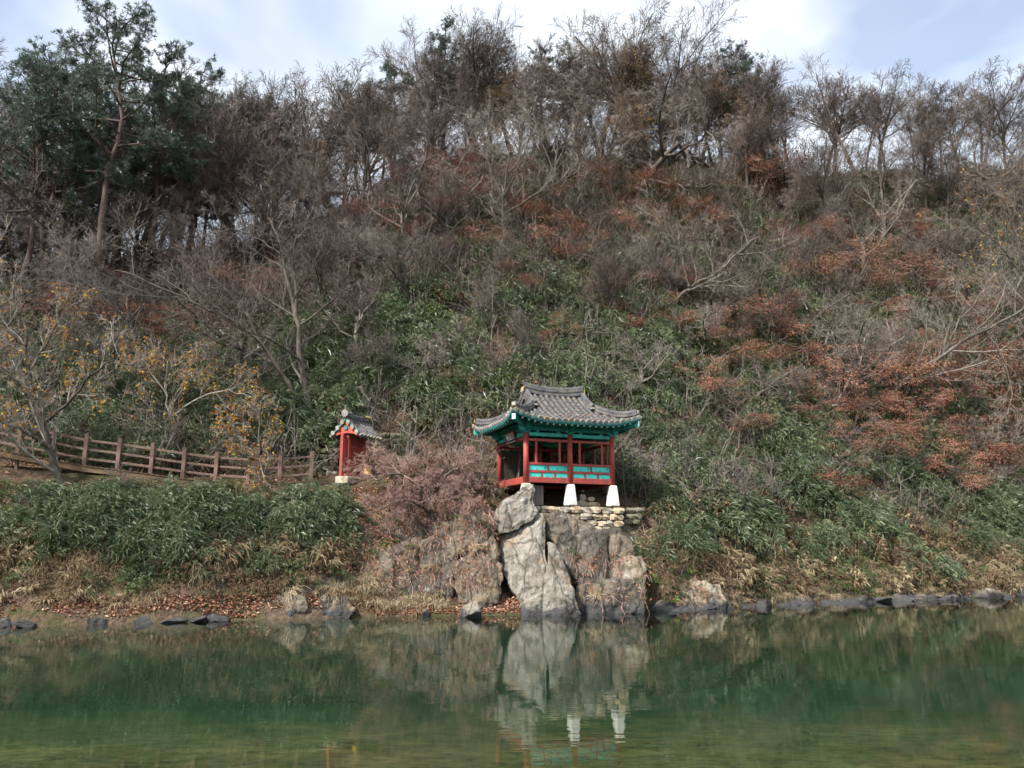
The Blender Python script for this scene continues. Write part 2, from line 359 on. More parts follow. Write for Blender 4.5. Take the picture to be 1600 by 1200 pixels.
PROTO_COL = {}
def gn_scatter(name, label, protos, pts, rot, scl, mat):
    """one mass of undergrowth: small plant meshes set on many points (geometry nodes)"""
    key = tuple(p.name for p in protos)
    if key not in PROTO_COL:
        c = bpy.data.collections.new("plants_" + name)
        for i, me in enumerate(protos):
            if not me.materials: me.materials.append(M[mat])
            c.objects.link(bpy.data.objects.new("%s_plant_%02d" % (name, i), me))
        PROTO_COL[key] = c
    me = bpy.data.meshes.new(name); me.vertices.add(len(pts)); me.vertices.foreach_set("co", np.ascontiguousarray(pts, np.float32).ravel())
    at = me.attributes.new("rot", 'FLOAT_VECTOR', 'POINT'); at.data.foreach_set("vector", np.ascontiguousarray(rot, np.float32).ravel())
    at = me.attributes.new("scl", 'FLOAT_VECTOR', 'POINT'); at.data.foreach_set("vector", np.ascontiguousarray(scl, np.float32).ravel())
    at = me.attributes.new("pick", 'INT', 'POINT'); at.data.foreach_set("value", np.random.default_rng(len(pts)).integers(0, len(protos), len(pts)).astype(np.int32))
    ng = bpy.data.node_groups.new(name, 'GeometryNodeTree')
    ng.interface.new_socket("Geometry", in_out='INPUT', socket_type='NodeSocketGeometry'); ng.interface.new_socket("Geometry", in_out='OUTPUT', socket_type='NodeSocketGeometry')
    n, l = ng.nodes, ng.links
    gi, go = n.new("NodeGroupInput"), n.new("NodeGroupOutput"); ip = n.new("GeometryNodeInstanceOnPoints"); ci = n.new("GeometryNodeCollectionInfo")
    ci.inputs[0].default_value = PROTO_COL[key]; ci.inputs["Separate Children"].default_value = True; ci.inputs["Reset Children"].default_value = True
    def attr(nm, ty):
        k = n.new("GeometryNodeInputNamedAttribute"); k.data_type = ty; k.inputs[0].default_value = nm; return [o for o in k.outputs if o.enabled and o.name == "Attribute"][0]
    ip.inputs["Pick Instance"].default_value = True
    l.new(gi.outputs[0], ip.inputs["Points"]); l.new(ci.outputs[0], ip.inputs["Instance"]); l.new(attr("pick", 'INT'), ip.inputs["Instance Index"])
    er = n.new("FunctionNodeEulerToRotation"); l.new(attr("rot", 'FLOAT_VECTOR'), er.inputs[0]); l.new(er.outputs[0], ip.inputs["Rotation"])
    l.new(attr("scl", 'FLOAT_VECTOR'), ip.inputs["Scale"]); l.new(ip.outputs[0], go.inputs[0])
    o = bpy.data.objects.new(name, me); COL.objects.link(o)
    md = o.modifiers.new("scatter", 'NODES'); md.node_group = ng
    return tag(o, label, None, None, "stuff")

# ------------------------------------------------------------------ terrain
# columns by bearing (photograph column): shore, bank top, bench front, bench back, middle slope, ridge  as (depth, height)
COLS = [(-1500, (19, 0), (20.5, 2.0), (24, 5.4), (27, 6.0), (40, 15), (54, 24)),
        (-600, (22.5, 0), (24, 2.0), (28, 5.6), (31, 6.1), (42, 15), (55, 23.5)),
        (0, (26, 0), (27.6, 1.9), (31.0, 5.7), (33.6, 6.1), (44, 14.5), (56, 22.5)),
        (250, (27.6, 0), (29.0, 1.9), (32.3, 5.3), (34.8, 5.8), (45, 15), (57, 24)),
        (480, (29.3, 0), (30.6, 2.0), (33.6, 5.1), (36.2, 5.6), (47, 17), (60, 28)),
        (560, (29.8, 0), (31.0, 1.6), (33.7, 4.9), (36.7, 5.8), (48, 18), (62, 32)),
        (640, (30.2, 0), (31.7, 0.9), (33.4, 4.5), (37.0, 6.0), (49, 19), (64, 36)),
        (740, (30.6, 0), (32.3, 0.9), (33.5, 4.3), (37.0, 5.3), (50, 20), (66, 38)),
        (850, (31.2, 0), (32.9, 0.9), (34.0, 4.2), (37.4, 5.1), (51, 20.5), (67, 39)),
        (960, (32.2, 0), (33.6, 0.9), (35.0, 4.1), (38.5, 5.2), (52, 21), (68, 39.5)),
        (1010, (32.8, 0), (34.0, 1.1), (36.2, 3.8), (39.2, 5.5), (52.5, 21), (68.5, 39.5)),
        (1050, (33.2, 0), (34.1, 1.5), (36.5, 3.4), (39.5, 5.6), (53, 20.5), (69, 39.5)),
        (1250, (36.4, 0), (37.2, 0.9), (40, 2.9), (43, 5.6), (56, 20.5), (71, 38.5)),
        (1600, (42, 0), (43, 0.9), (46.5, 2.9), (50, 6.5), (63, 23), (80, 44)),
        (2400, (58, 0), (59, 1.0), (63, 3), (67, 7), (84, 26), (104, 50)),
        (3300, (70, 0), (71, 1.0), (76, 3), (82, 8), (100, 28), (125, 55))]
_az = np.array([(c[0] - 800) / F_PX for c in COLS])
_cy = np.array([[p[0] for p in c[1:]] for c in COLS], float)
_cz = np.array([[p[1] for p in c[1:]] for c in COLS], float)
def ctrl(az):
    """control depths and heights for bearings az -> (n,6),(n,6)"""
    i = np.clip(np.searchsorted(_az, az) - 1, 0, len(_az) - 2)
    t = np.clip((az - _az[i]) / (_az[i + 1] - _az[i]), 0, 1)
    return _cy[i] * (1 - t)[:, None] + _cy[i + 1] * t[:, None], _cz[i] * (1 - t)[:, None] + _cz[i + 1] * t[:, None]
def H(X, Y):
    X = np.atleast_1d(np.asarray(X, float)).ravel(); Y = np.atleast_1d(np.asarray(Y, float)).ravel()
    az = X / np.maximum(Y, 3.0)
    wob = 0.25 * fnoise(X * 0.5, Y * 0 + 3.3, 5, 3) * 2
    cy, cz = ctrl(az)
    Yw = Y - wob
    n = len(X)
    ys = np.concatenate([cy[:, :1] - 9, cy[:, :1] - 4, cy[:, :1] - 1.3, cy, cy[:, 5:] + 9, cy[:, 5:] + 90, cy[:, 5:] + 600], axis=1)
    zs = np.concatenate([np.full((n, 1), -3.3), np.full((n, 1), -1.75), np.full((n, 1), -0.7), cz, cz[:, 5:] + 0.8, cz[:, 5:] - 30, cz[:, 5:] - 60], axis=1)
    z = np.full(n, -3.3)
    for k in range(ys.shape[1] - 1):
        m = (Yw >= ys[:, k]) & (Yw < ys[:, k + 1])
        t = (Yw - ys[:, k]) / (ys[:, k + 1] - ys[:, k])
        z = np.where(m, zs[:, k] * (1 - t) + zs[:, k + 1] * t, z)
    z = np.where(Yw >= ys[:, -1], zs[:, -1], z)
    s = np.clip((Y - cy[:, 0]) / 1.5, 0, 1)
    far = np.clip((Y - cy[:, 3]) / 6, 0, 1)
    z = z + s * 0.30 * fnoise(X * 0.9, Y * 0.9, 11, 4) + far * 2.6 * fnoise(X * 0.13, Y * 0.13, 21, 3) + far * 0.9 * fnoise(X * 0.5, Y * 0.5, 31, 3)
    return z
def ground(x, y): return float(H([x], [y])[0])
def gpt(u, Y):
    """ground point in photograph column u at depth Y"""
    x = (u - 800) / F_PX * Y
    for _ in range(3):
        z = ground(x, Y); d = Y * CP + (z - CAM_Z) * SP; x = (u - 800) / F_PX * d
    return np.array((x, Y, ground(x, Y)))
_nr = 300
_gaz = np.concatenate([np.linspace(-1.9, -0.75, 40), np.linspace(-0.745, 0.745, 330), np.linspace(0.75, 2.0, 40)])
_t = np.linspace(0, 1, _nr)
_off = -9 + 59 * _t ** 1.12
AZ, OF = np.meshgrid(_gaz, np.concatenate([_off, [60, 75, 95, 130, 200, 320]]))
_cyy, _ = ctrl(AZ.ravel())
YY = _cyy[:, 0].reshape(AZ.shape) + OF * (1 + 0.0 * AZ)
XX = AZ * YY
ZZ = H(XX, YY).reshape(AZ.shape)
_V = np.stack([XX, YY, ZZ], -1).reshape(-1, 3)
_r, _c = AZ.shape
_i = (np.arange(_r - 1)[:, None] * _c + np.arange(_c - 1)[None, :]).ravel()
_Q = np.stack([_i, _i + 1, _i + _c + 1, _i + _c], -1)

def bed_colour(n, l, pos):
    """sand and gravel by the near bank, grey-green weedy silt in the channel"""
    t = noise_node(n, l, pos, 0.45, 4, 0.65); r = ramp(n, [(0.34, (0.055, 0.056, 0.018)), (0.5, (0.115, 0.100, 0.034)), (0.66, (0.19, 0.155, 0.060))]); l.new(t.outputs[0], r.inputs[0])
    mp = n.new("ShaderNodeMapping"); mp.inputs["Scale"].default_value = (0.9, 1.6, 1); l.new(pos, mp.inputs[0])
    t2 = noise_node(n, l, mp.outputs[0], 2.4, 5, 0.72); r2 = ramp(n, [(0.40, (0.28, 0.32, 0.24)), (0.54, (1, 1, 1))]); l.new(t2.outputs[0], r2.inputs[0])
    mul = n.new("ShaderNodeMix"); mul.data_type = 'RGBA'; mul.blend_type = 'MULTIPLY'; mul.inputs[0].default_value = 0.85
    l.new(r.outputs[0], mul.inputs[6]); l.new(r2.outputs[0], mul.inputs[7])
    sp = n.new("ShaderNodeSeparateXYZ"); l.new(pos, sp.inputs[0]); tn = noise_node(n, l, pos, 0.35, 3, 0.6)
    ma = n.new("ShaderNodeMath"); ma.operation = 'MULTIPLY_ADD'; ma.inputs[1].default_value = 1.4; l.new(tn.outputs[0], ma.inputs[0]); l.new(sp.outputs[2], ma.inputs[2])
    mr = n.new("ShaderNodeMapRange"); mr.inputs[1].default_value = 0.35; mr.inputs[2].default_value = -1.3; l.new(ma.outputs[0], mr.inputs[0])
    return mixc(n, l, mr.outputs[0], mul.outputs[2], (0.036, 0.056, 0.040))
def mat_ground():
    m, n, l, out = newmat("hillside_soil")
    g = n.new("ShaderNodeNewGeometry"); pos = g.outputs["Position"]
    t = noise_node(n, l, pos, 0.55, 4, 0.7); r = ramp(n, [(0.3, (0.040, 0.031, 0.025)), (0.5, (0.078, 0.058, 0.045)), (0.7, (0.125, 0.090, 0.066))]); l.new(t.outputs[0], r.inputs[0])
    v = n.new("ShaderNodeTexVoronoi"); v.inputs["Scale"].default_value = 9.0; l.new(pos, v.inputs["Vector"])
    hs = ramp(n, [(0.0, (0.06, 0.042, 0.03)), (0.45, (0.13, 0.085, 0.06)), (0.8, (0.20, 0.135, 0.09)), (1.0, (0.08, 0.075, 0.04))])
    sx = n.new("ShaderNodeSeparateXYZ"); l.new(v.outputs["Color"], sx.inputs[0]); l.new(sx.outputs[0], hs.inputs[0])
    c = mixc(n, l, 0.5, r.outputs[0], hs.outputs[0])
    t2 = noise_node(n, l, pos, 0.8, 3, 0.65); r2 = ramp(n, [(0.50, (0, 0, 0)), (0.62, (0.8, 0.8, 0.8))]); l.new(t2.outputs[0], r2.inputs[0])
    c = mixc(n, l, r2.outputs[0], c, (0.060, 0.068, 0.028))
    sn = n.new("ShaderNodeSeparateXYZ"); l.new(g.outputs["True Normal"], sn.inputs[0]); sp = n.new("ShaderNodeSeparateXYZ"); l.new(pos, sp.inputs[0])
    steep = n.new("ShaderNodeMapRange"); steep.inputs[1].default_value = 0.62; steep.inputs[2].default_value = 0.45; l.new(sn.outputs[2], steep.inputs[0])   # bare rock where the bank is too steep for soil
    mp = n.new("ShaderNodeMapping"); mp.inputs["Scale"].default_value = (5, 5, 1.2); mp.inputs["Rotation"].default_value = (0.1, 0.3, 0); l.new(pos, mp.inputs[0])
    tr = noise_node(n, l, mp.outputs[0], 1.0, 5, 0.7); rr = ramp(n, [(0.32, (0.03, 0.027, 0.024)), (0.5, (0.10, 0.088, 0.072)), (0.7, (0.20, 0.18, 0.15))]); l.new(tr.outputs[0], rr.inputs[0])
    lowz = n.new("ShaderNodeMapRange"); lowz.inputs[1].default_value = 7.0; lowz.inputs[2].default_value = 5.5; l.new(sp.outputs[2], lowz.inputs[0])
    mu = n.new("ShaderNodeMath"); mu.operation = 'MULTIPLY'; l.new(steep.outputs[0], mu.inputs[0]); l.new(lowz.outputs[0], mu.inputs[1])
    c = mixc(n, l, mu.outputs[0], c, rr.outputs[0])
    silt = n.new("ShaderNodeMapRange"); silt.inputs[1].default_value = 0.03; silt.inputs[2].default_value = -0.15; l.new(sp.outputs[2], silt.inputs[0])          # river silt below the waterline
    c = mixc(n, l, silt.outputs[0], c, (0.036, 0.054, 0.038))
    p = n.new("ShaderNodeBsdfPrincipled"); p.inputs["Roughness"].default_value = 1.0; p.inputs["Specular IOR Level"].default_value = 0.0
    l.new(c, p.inputs["Base Color"])
    tb = noise_node(n, l, pos, 7.0, 3, 0.75); l.new(bump(n, l, tb.outputs[0], 1.0, 0.15), p.inputs["Normal"])
    l.new(p.outputs[0], out.inputs[0]); return m
M["soil"] = mat_ground()
hill = link("hillside", mesh_np("hillside", _V, [_Q], smooth=True), M["soil"]); hill["kind"] = "structure"

# river bed (rises to the near bank behind the camera) and the wide ground sheet
def bed_z(X, Y):
    d = np.interp(Y, [-60, -4, 1.5, 5, 9, 13, 17, 21, 26, 60], [3.0, 1.1, 0.6, -0.15, -0.45, -0.80, -1.2, -1.65, -2.2, -3.2])
    return d + 0.22 * fnoise(X * 0.35, Y * 0.35, 41, 4) + 0.05 * fnoise(X * 2.5, Y * 2.5, 45, 3)
bx = np.linspace(-130, 130, 181); by = np.concatenate([np.linspace(-300, -12, 12), np.linspace(-10, 62, 121)])
BX, BY = np.meshgrid(bx, by)
BV = np.stack([BX, BY, bed_z(BX.ravel(), BY.ravel()).reshape(BX.shape)], -1).reshape(-1, 3)
_r, _c = BX.shape
_i = (np.arange(_r - 1)[:, None] * _c + np.arange(_c - 1)[None, :]).ravel()
def mat_bed():
    m, n, l, out = newmat("river_bed_gravel")
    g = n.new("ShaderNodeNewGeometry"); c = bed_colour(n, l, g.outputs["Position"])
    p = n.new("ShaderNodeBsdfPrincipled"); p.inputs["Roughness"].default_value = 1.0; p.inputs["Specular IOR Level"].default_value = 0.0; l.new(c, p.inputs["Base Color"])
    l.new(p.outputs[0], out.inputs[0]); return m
M["bed"] = mat_bed()
bed = link("river_bed", mesh_np("river_bed", BV, [np.stack([_i, _i + 1, _i + _c + 1, _i + _c], -1)], smooth=True), M["bed"]); bed["kind"] = "structure"
gs = 3000.0
gnd = link("ground", mesh_np("ground", np.array([(-gs, -gs, -7), (gs, -gs, -7), (gs, gs, -7), (-gs, gs, -7)], float), [np.array([[0, 1, 2, 3]])]), M["soil"]); gnd["kind"] = "structure"

# river: a clear surface over water that swallows red light with depth
def mat_water():
    m, n, l, out = newmat("river_water")
    g = n.new("ShaderNodeNewGeometry")
    mp = n.new("ShaderNodeMapping"); mp.inputs["Scale"].default_value = (0.55, 1.5, 1.0); l.new(g.outputs["Position"], mp.inputs[0])
    a = noise_node(n, l, mp.outputs[0], 1.3, 3, 0.55, 0.3)
    mp2 = n.new("ShaderNodeMapping"); mp2.inputs["Scale"].default_value = (1.0, 2.4, 1.0); l.new(g.outputs["Position"], mp2.inputs[0])
    b = noise_node(n, l, mp2.outputs[0], 4.5, 2, 0.5)
    patch = noise_node(n, l, g.outputs["Position"], 0.16, 3, 0.5); pr = ramp(n, [(0.40, (0.10, 0.10, 0.10)), (0.62, (1, 1, 1))]); l.new(patch.outputs[0], pr.inputs[0])
    mu = n.new("ShaderNodeMath"); mu.operation = 'MULTIPLY'; l.new(b.outputs[0], mu.inputs[0]); l.new(pr.outputs[0], mu.inputs[1])
    ad = n.new("ShaderNodeMath"); ad.operation = 'MULTIPLY_ADD'; ad.inputs[1].default_value = 0.35; l.new(mu.outputs[0], ad.inputs[0]); l.new(a.outputs[0], ad.inputs[2])
    bn = n.new("ShaderNodeBump"); bn.inputs["Strength"].default_value = 0.09; bn.inputs["Distance"].default_value = 0.035; l.new(ad.outputs[0], bn.inputs["Height"])
    fr = n.new("ShaderNodeFresnel"); fr.inputs["IOR"].default_value = 1.33; l.new(bn.outputs[0], fr.inputs["Normal"])
    gl = n.new("ShaderNodeBsdfGlossy"); gl.inputs["Roughness"].default_value = 0.004; gl.inputs[0].default_value = (0.95, 0.97, 0.95, 1); l.new(bn.outputs[0], gl.inputs["Normal"])
    tr = n.new("ShaderNodeBsdfTransparent"); tr.inputs[0].default_value = (0.97, 1.0, 0.98, 1)
    mx = n.new("ShaderNodeMixShader"); l.new(fr.outputs[0], mx.inputs[0]); l.new(tr.outputs[0], mx.inputs[1]); l.new(gl.outputs[0], mx.inputs[2])
    l.new(mx.outputs[0], out.inputs["Surface"])
    va = n.new("ShaderNodeVolumeAbsorption"); va.inputs[0].default_value = (0.50, 0.77, 0.66, 1); va.inputs[1].default_value = 0.15
    l.new(va.outputs[0], out.inputs["Volume"]); return m
M["water"] = mat_water()
wv = np.array([(-129, -60, 0), (129, -60, 0), (129, 61, 0), (-129, 61, 0), (-129, -60, -6.4), (129, -60, -6.4), (129, 61, -6.4), (-129, 61, -6.4)], float)
wq = np.array([[0, 1, 2, 3], [7, 6, 5, 4], [0, 4, 5, 1], [1, 5, 6, 2], [2, 6, 7, 3], [3, 7, 4, 0]])
river = link("river", mesh_np("river", wv, [wq]), M["water"]); river["kind"] = "structure"

# ------------------------------------------------------------------ rocks
M["rock_pale"] = mat_rock("rock_pale", [(0.125, 0.112, 0.094), (0.215, 0.198, 0.17), (0.32, 0.30, 0.268)], True, 0.4)
M["rock_brown"] = mat_rock("rock_brown", [(0.085, 0.070, 0.055), (0.155, 0.130, 0.10), (0.24, 0.205, 0.165)], True, 0.12)
M["rock_dark"] = mat_rock("rock_dark", [(0.055, 0.048, 0.042), (0.105, 0.092, 0.078), (0.18, 0.16, 0.135)], True, 0.12)
M["rock_tan"] = mat_rock("rock_tan", [(0.17, 0.14, 0.105), (0.28, 0.24, 0.185), (0.39, 0.345, 0.28)], True, 0.3)

def rough_up(bm, seed, amp, scale):
    off = Vector((seed * 13.7, seed * 7.1, seed * 3.3))
    bm.normal_update()
    mv = []
    for v in bm.verts:
        p = v.co * scale + off
        q = Vector((p.x * 1.3, p.y * 1.3, p.z * 0.75))
        d, _ = mnoise.voronoi(q * 0.9)
        a = (d[1] - d[0]) * 1.2 - 0.4 + 0.55 * mnoise.fractal(p * 1.5, 1.0, 2.0, 5) + 0.25 * mnoise.noise(p * 0.8)
        mv.append(v.normal * (a * amp))
    for v, d in zip(bm.verts, mv): v.co += d
def slab(name, px, depth, thick, bulge, seed, mat, label, cat="rock", group=None, amp=0.11, lean=0.0, cuts=4, parent=None, tilt=0.0, grow_=1.0):
    """a rock with the outline px (photograph pixels), its front at the given depth, real thickness behind"""
    vs = [v for _, v in px]; vmax, vmin = max(vs), min(vs); us = [u for u, _ in px]; uc = sum(us) / len(us)
    vc = sum(vs) / len(vs); px = [(uc + (u - uc) * grow_, vc + (v - vc) * (1 + (grow_ - 1) * .6)) for u, v in px]
    fr = [P(u, v, depth + lean * (vmax - v) / 36.0 + tilt * (u - uc) / 36.0) for u, v in px]
    c = sum(fr) / len(fr)
    o0 = Vector((float(c[0]), float(c[1]), float(min(f[2] for f in fr))))
    bm = bmesh.new()
    fv = [bm.verts.new(Vector(f) - o0) for f in fr]
    bk = [bm.verts.new(Vector(c + (f - c) * np.array((0.8, 1, 0.86)) + np.array((0, thick, -0.1))) - o0) for f in fr]
    ctr = bm.verts.new(Vector(c + np.array((0, -bulge, 0))) - o0)
    cb = bm.verts.new(Vector(c + np.array((0, thick * 1.1, 0))) - o0)
    n = len(fr)
    for i in range(n):
        j = (i + 1) % n
        bm.faces.new((fv[i], fv[j], ctr)); bm.faces.new((fv[j], fv[i], bk[i])); bm.faces.new((fv[j], bk[i], bk[j])); bm.faces.new((bk[j], bk[i], cb))
    bmesh.ops.recalc_face_normals(bm, faces=bm.faces)
    for k in range(cuts):
        long = [e for e in bm.edges if e.calc_length() > 0.09]
        bmesh.ops.subdivide_edges(bm, edges=long, cuts=1, use_grid_fill=True)
        bmesh.ops.triangulate(bm, faces=bm.faces)
        if k == 1: bmesh.ops.smooth_vert(bm, verts=bm.verts, factor=0.35, use_axis_x=True, use_axis_y=True, use_axis_z=True)
    rough_up(bm, seed, amp, 1.15); rough_up(bm, seed + 5, amp * 0.35, 3.4)
    me = bpy.data.meshes.new(name); bm.to_mesh(me); bm.free()
    o = link(name, me, M[mat], parent); o.location = o0
    if parent is None: tag(o, label, cat, group)
    return o
def boulder_mesh(seed, sub=4):
    rng = np.random.default_rng(seed)
    bm = bmesh.new(); bmesh.ops.create_icosphere(bm, subdivisions=sub, radius=1.0)
    pl = [(unit(rng.normal(size=3)), rng.uniform(0.45, 0.82)) for _ in range(13)]
    for v in bm.verts:
        p = np.array(v.co)
        for nrm, d in pl:
            e = p @ nrm - d
            if e > 0: p = p - nrm * e * 0.92
        v.co = p
    rough_up(bm, seed, 0.075, 1.6)
    me = bpy.data.meshes.new("rock"); bm.to_mesh(me); bm.free()
    return me

# the pale outcrop that carries the pavilion corner
slab("boulder", [(774, 792), (800, 772), (824, 755), (835, 754), (837, 768), (833, 782), (842, 800), (830, 815), (800, 832), (778, 836), (768, 815)], 32.0, 2.2, 0.25, 1, "rock_pale",
     "grey lichened boulder rising under the pavilion's near corner post", "rock", amp=0.12, lean=0.35)
slab("boulder", [(848, 800), (853, 815), (852, 850), (856, 890), (862, 925), (850, 950), (822, 955), (800, 925), (782, 885), (774, 862), (776, 836), (800, 820)], 30.95, 2.4, 0.35, 2, "rock_pale",
     "large pale split boulder face with diagonal crack below the stone wall", "rock", amp=0.12, lean=0.42, tilt=-0.2, grow_=1.06)
slab("boulder", [(856, 846), (868, 850), (878, 868), (888, 895), (897, 925), (908, 962), (880, 970), (845, 972), (815, 968), (812, 945), (838, 925), (856, 890)], 30.35, 1.8, 0.3, 3, "rock_pale",
     "tall pointed pale boulder standing in the water at the shore", "rock", amp=0.12, lean=0.30, grow_=1.06)
# brown slabs to the left, dark fractured cliff to the right
cliff = [
    ([(700, 815), (745, 800), (762, 790), (770, 830), (752, 848), (712, 868), (696, 850)], 31.7, 1.6, 0.15, "rock_brown", "brown rock slab tucked under the red creeper beside the grey boulder"),
    ([(716, 878), (745, 856), (770, 838), (776, 870), (780, 905), (776, 942), (745, 950), (718, 940), (712, 905)], 31.0, 1.6, 0.12, "rock_brown", "broad flat brown slab left of the pale split boulder"),
    ([(655, 850), (690, 830), (708, 850), (712, 890), (706, 938), (672, 940), (655, 905)], 31.25, 1.5, 0.15, "rock_dark", "dark upright slab left of the broad brown slab"),
    ([(610, 858), (640, 838), (655, 850), (652, 900), (655, 935), (622, 938), (606, 900)], 31.2, 1.5, 0.12, "rock_dark", "dark cracked slab under hanging roots left of the outcrop"),
    ([(560, 880), (590, 862), (612, 868), (610, 935), (575, 940), (556, 915)], 30.9, 1.4, 0.12, "rock_brown", "brown bank rock half hidden by dry creepers"),
    ([(853, 806), (880, 800), (900, 812), (905, 850), (900, 905), (880, 890), (866, 850), (855, 838)], 32.2, 1.5, 0.12, "rock_dark", "black streaked rock face directly below the stone wall"),
    ([(898, 815), (925, 822), (945, 835), (948, 880), (940, 935), (912, 940), (900, 905)], 32.0, 1.6, 0.15, "rock_dark", "dark fractured rock right of the pointed boulder"),
    ([(940, 838), (968, 835), (985, 848), (992, 880), (986, 925), (960, 935), (942, 915)], 32.3, 1.6, 0.15, "rock_brown", "brown fractured rock below the wall's right end"),
    ([(905, 915), (950, 905), (995, 905), (1004, 925), (1002, 962), (950, 966), (908, 965)], 31.2, 1.5, 0.15, "rock_dark", "long low ledge at the waterline right of the pointed boulder"),
    ([(965, 870), (1000, 868), (1010, 890), (1004, 925), (975, 930), (962, 905)], 32.2, 1.5, 0.2, "rock_tan", "tan rounded rock with moss above the low ledge"),
    ([(430, 935), (450, 922), (470, 928), (476, 950), (470, 972), (435, 974), (424, 958)], 29.1, 1.2, 0.1, "rock_brown", "brown fissured rock on the left shore under tan grass"),
    ([(482, 942), (505, 932), (540, 936), (552, 954), (540, 968), (485, 970), (476, 955)], 29.5, 1.2, 0.1, "rock_dark", "dark layered rock beside the brown fissured shore rock"),
    ([(1052, 925), (1080, 905), (1120, 915), (1132, 938), (1126, 957), (1060, 960), (1050, 945)], 33.6, 1.4, 0.15, "rock_tan", "tan swirled ledge on the right shore below green tufts"),
]
for i, (px, dep, th, bl, mt, lab) in enumerate(cliff):
    slab("rock_slab", px, dep, th, bl, 10 + i, mt, lab, "rock", "rocks along the far bank", amp=0.15, lean=0.25, grow_=1.17)
boul = [boulder_mesh(100 + i) for i in range(5)]
shore = []
rng = np.random.default_rng(77)
def shore_rock(u, size, up, mat, label, seed, dy=0.0, group="rocks along the far bank"):
    az = (u - 800) / F_PX; cy, _ = ctrl(np.array([az])); Y = cy[0, 0] + dy; x = az * Y * 1.035
    r_ = np.random.default_rng(seed)
    me = boul[seed % 5].copy(); o = link("shore_rock", me, M[mat])
    o.location = (x, Y, up); o.rotation_euler = (r_.uniform(-.3, .3), r_.uniform(-.3, .3), r_.uniform(0, 6.28)); o.scale = size
    return tag(o, label, "rock", group)
shore_rock(740, (0.62, 0.45, 0.50), 0.16, "rock_pale", "small pale boulder alone in the water by the fallen leaves", 3, -0.55)
shore_rock(674, (0.22, 0.2, 0.24), 0.12, "rock_dark", "small dark stone on the leafy shore left of the pale boulder", 5, 0.0)
r9 = np.random.default_rng(8)
for k in range(21):
    u = 1018 + 29 * k + r9.uniform(-7, 7)
    shore_rock(u, (r9.uniform(.8, 1.5), r9.uniform(.6, .85), r9.uniform(.22, .58)), r9.uniform(-.12, .04), ["rock_dark", "rock_brown", "rock_dark"][k % 3], "%s waterline rock along the right shore, counted from the pavilion side" % ordw(k + 1), 20 + k, 0.30)
for k in range(12):
    u = -10 + 36 * k + r9.uniform(-9, 9)
    shore_rock(u, (r9.uniform(.45, 1.0), r9.uniform(.4, .6), r9.uniform(.16, .34)), 0.03, ["rock_dark", "rock_brown", "rock_dark"][k % 3], "%s low rock on the left leafy shore, counted from the left edge" % ordw(k + 1), 60 + k, r9.uniform(.0, .5))

# growth that clings to the outcrop: where rays from the river meet the rock
bpy.context.view_layer.update()
_dg = bpy.context.evaluated_depsgraph_get()
def on_rock(u, v):
    d = Vector(P(u, v, 10.0) - np.array((0, 0, CAM_Z))).normalized()
    hit, loc, nrm, idx, ob, mt = scene.ray_cast(_dg, Vector((0, 20.0, CAM_Z)) if False else Vector((0, 0, CAM_Z)) + d * 26.0, d)
    return (np.array(loc), np.array(nrm), ob.name) if hit else None
CLING = []
_rg = np.random.default_rng(321)
for (a0, b0, c0, d0, n0) in ((545, 770, 785, 915, 300), (860, 1010, 870, 940, 45), (1005, 1120, 800, 940, 120), (770, 835, 770, 800, 20)):
    for _ in range(n0):
        u_, v_ = _rg.uniform(a0, b0), _rg.uniform(c0, d0) if _rg.random() < .3 else c0 + (d0 - c0) * _rg.random() ** 2.5
        h_ = on_rock(u_, v_)
        if h_ is not None: CLING.append(h_)

# ------------------------------------------------------------------ painted timber, tiles, stone
def mat_paint(name, c, dark=0.62, rough=0.6):
    d = tuple(x * dark for x in c); h = tuple(min(1, x * 1.25 + 0.02) for x in c)
    return mat_worn(name, [(0.25, d), (0.5, c), (0.8, h)], 4.0, rough, 0.3, 40.0, stretch=(1, 1, 0.35), dist=0.008, dirt=tuple(x * .55 + .03 for x in c), dirt_scale=2.2)
M["red"] = mat_paint("red_paint", (0.35, 0.062, 0.050), 0.7)
M["red_bright"] = mat_paint("red_paint_bright", (0.50, 0.080, 0.052), 0.8)
M["red_old"] = mat_paint("red_paint_old", (0.27, 0.040, 0.038), 0.6)
M["teal"] = mat_paint("teal_paint", (0.012, 0.215, 0.205), 0.6)
M["teal_light"] = mat_paint("teal_paint_light", (0.045, 0.43, 0.385), 0.75)
M["cyan"] = mat_worn("cyan_panel_paint", [(0.3, (0.04, 0.42, 0.40)), (0.5, (0.075, 0.60, 0.55)), (0.75, (0.15, 0.72, 0.66))], 6.0, 0.6, 0.2, 40, dirt=(0.03, 0.25, 0.25), dirt_scale=5.0)
M["rafter_end"] = mat_paint("rafter_end_paint", (0.55, 0.62, 0.60), 0.8)
M["tile"] = mat_worn("roof_tile", [(0.28, (0.045, 0.047, 0.051)), (0.5, (0.092, 0.094, 0.099)), (0.72, (0.17, 0.17, 0.17))], 3.5, 0.85, 0.5, 45.0, "World", dirt=(0.15, 0.135, 0.11), dirt_scale=2.6)
M["tile_bed"] = mat_worn("roof_bed_tile", [(0.3, (0.035, 0.034, 0.034)), (0.6, (0.07, 0.066, 0.062)), (0.8, (0.12, 0.10, 0.08))], 5.0, 0.9, 0.4, 30.0, "World")
M["tile_end"] = mat_worn("eave_tile_end", [(0.3, (0.16, 0.155, 0.148)), (0.5, (0.27, 0.265, 0.25)), (0.72, (0.46, 0.45, 0.43))], 2.2, 0.85, 0.4, 30.0, "World", dirt=(0.36, 0.25, 0.09), dirt_scale=1.4)
M["plaster"] = mat_worn("ridge_lime", [(0.3, (0.42, 0.41, 0.40)), (0.6, (0.66, 0.65, 0.63))], 6.0, 0.9, 0.3, 25.0)
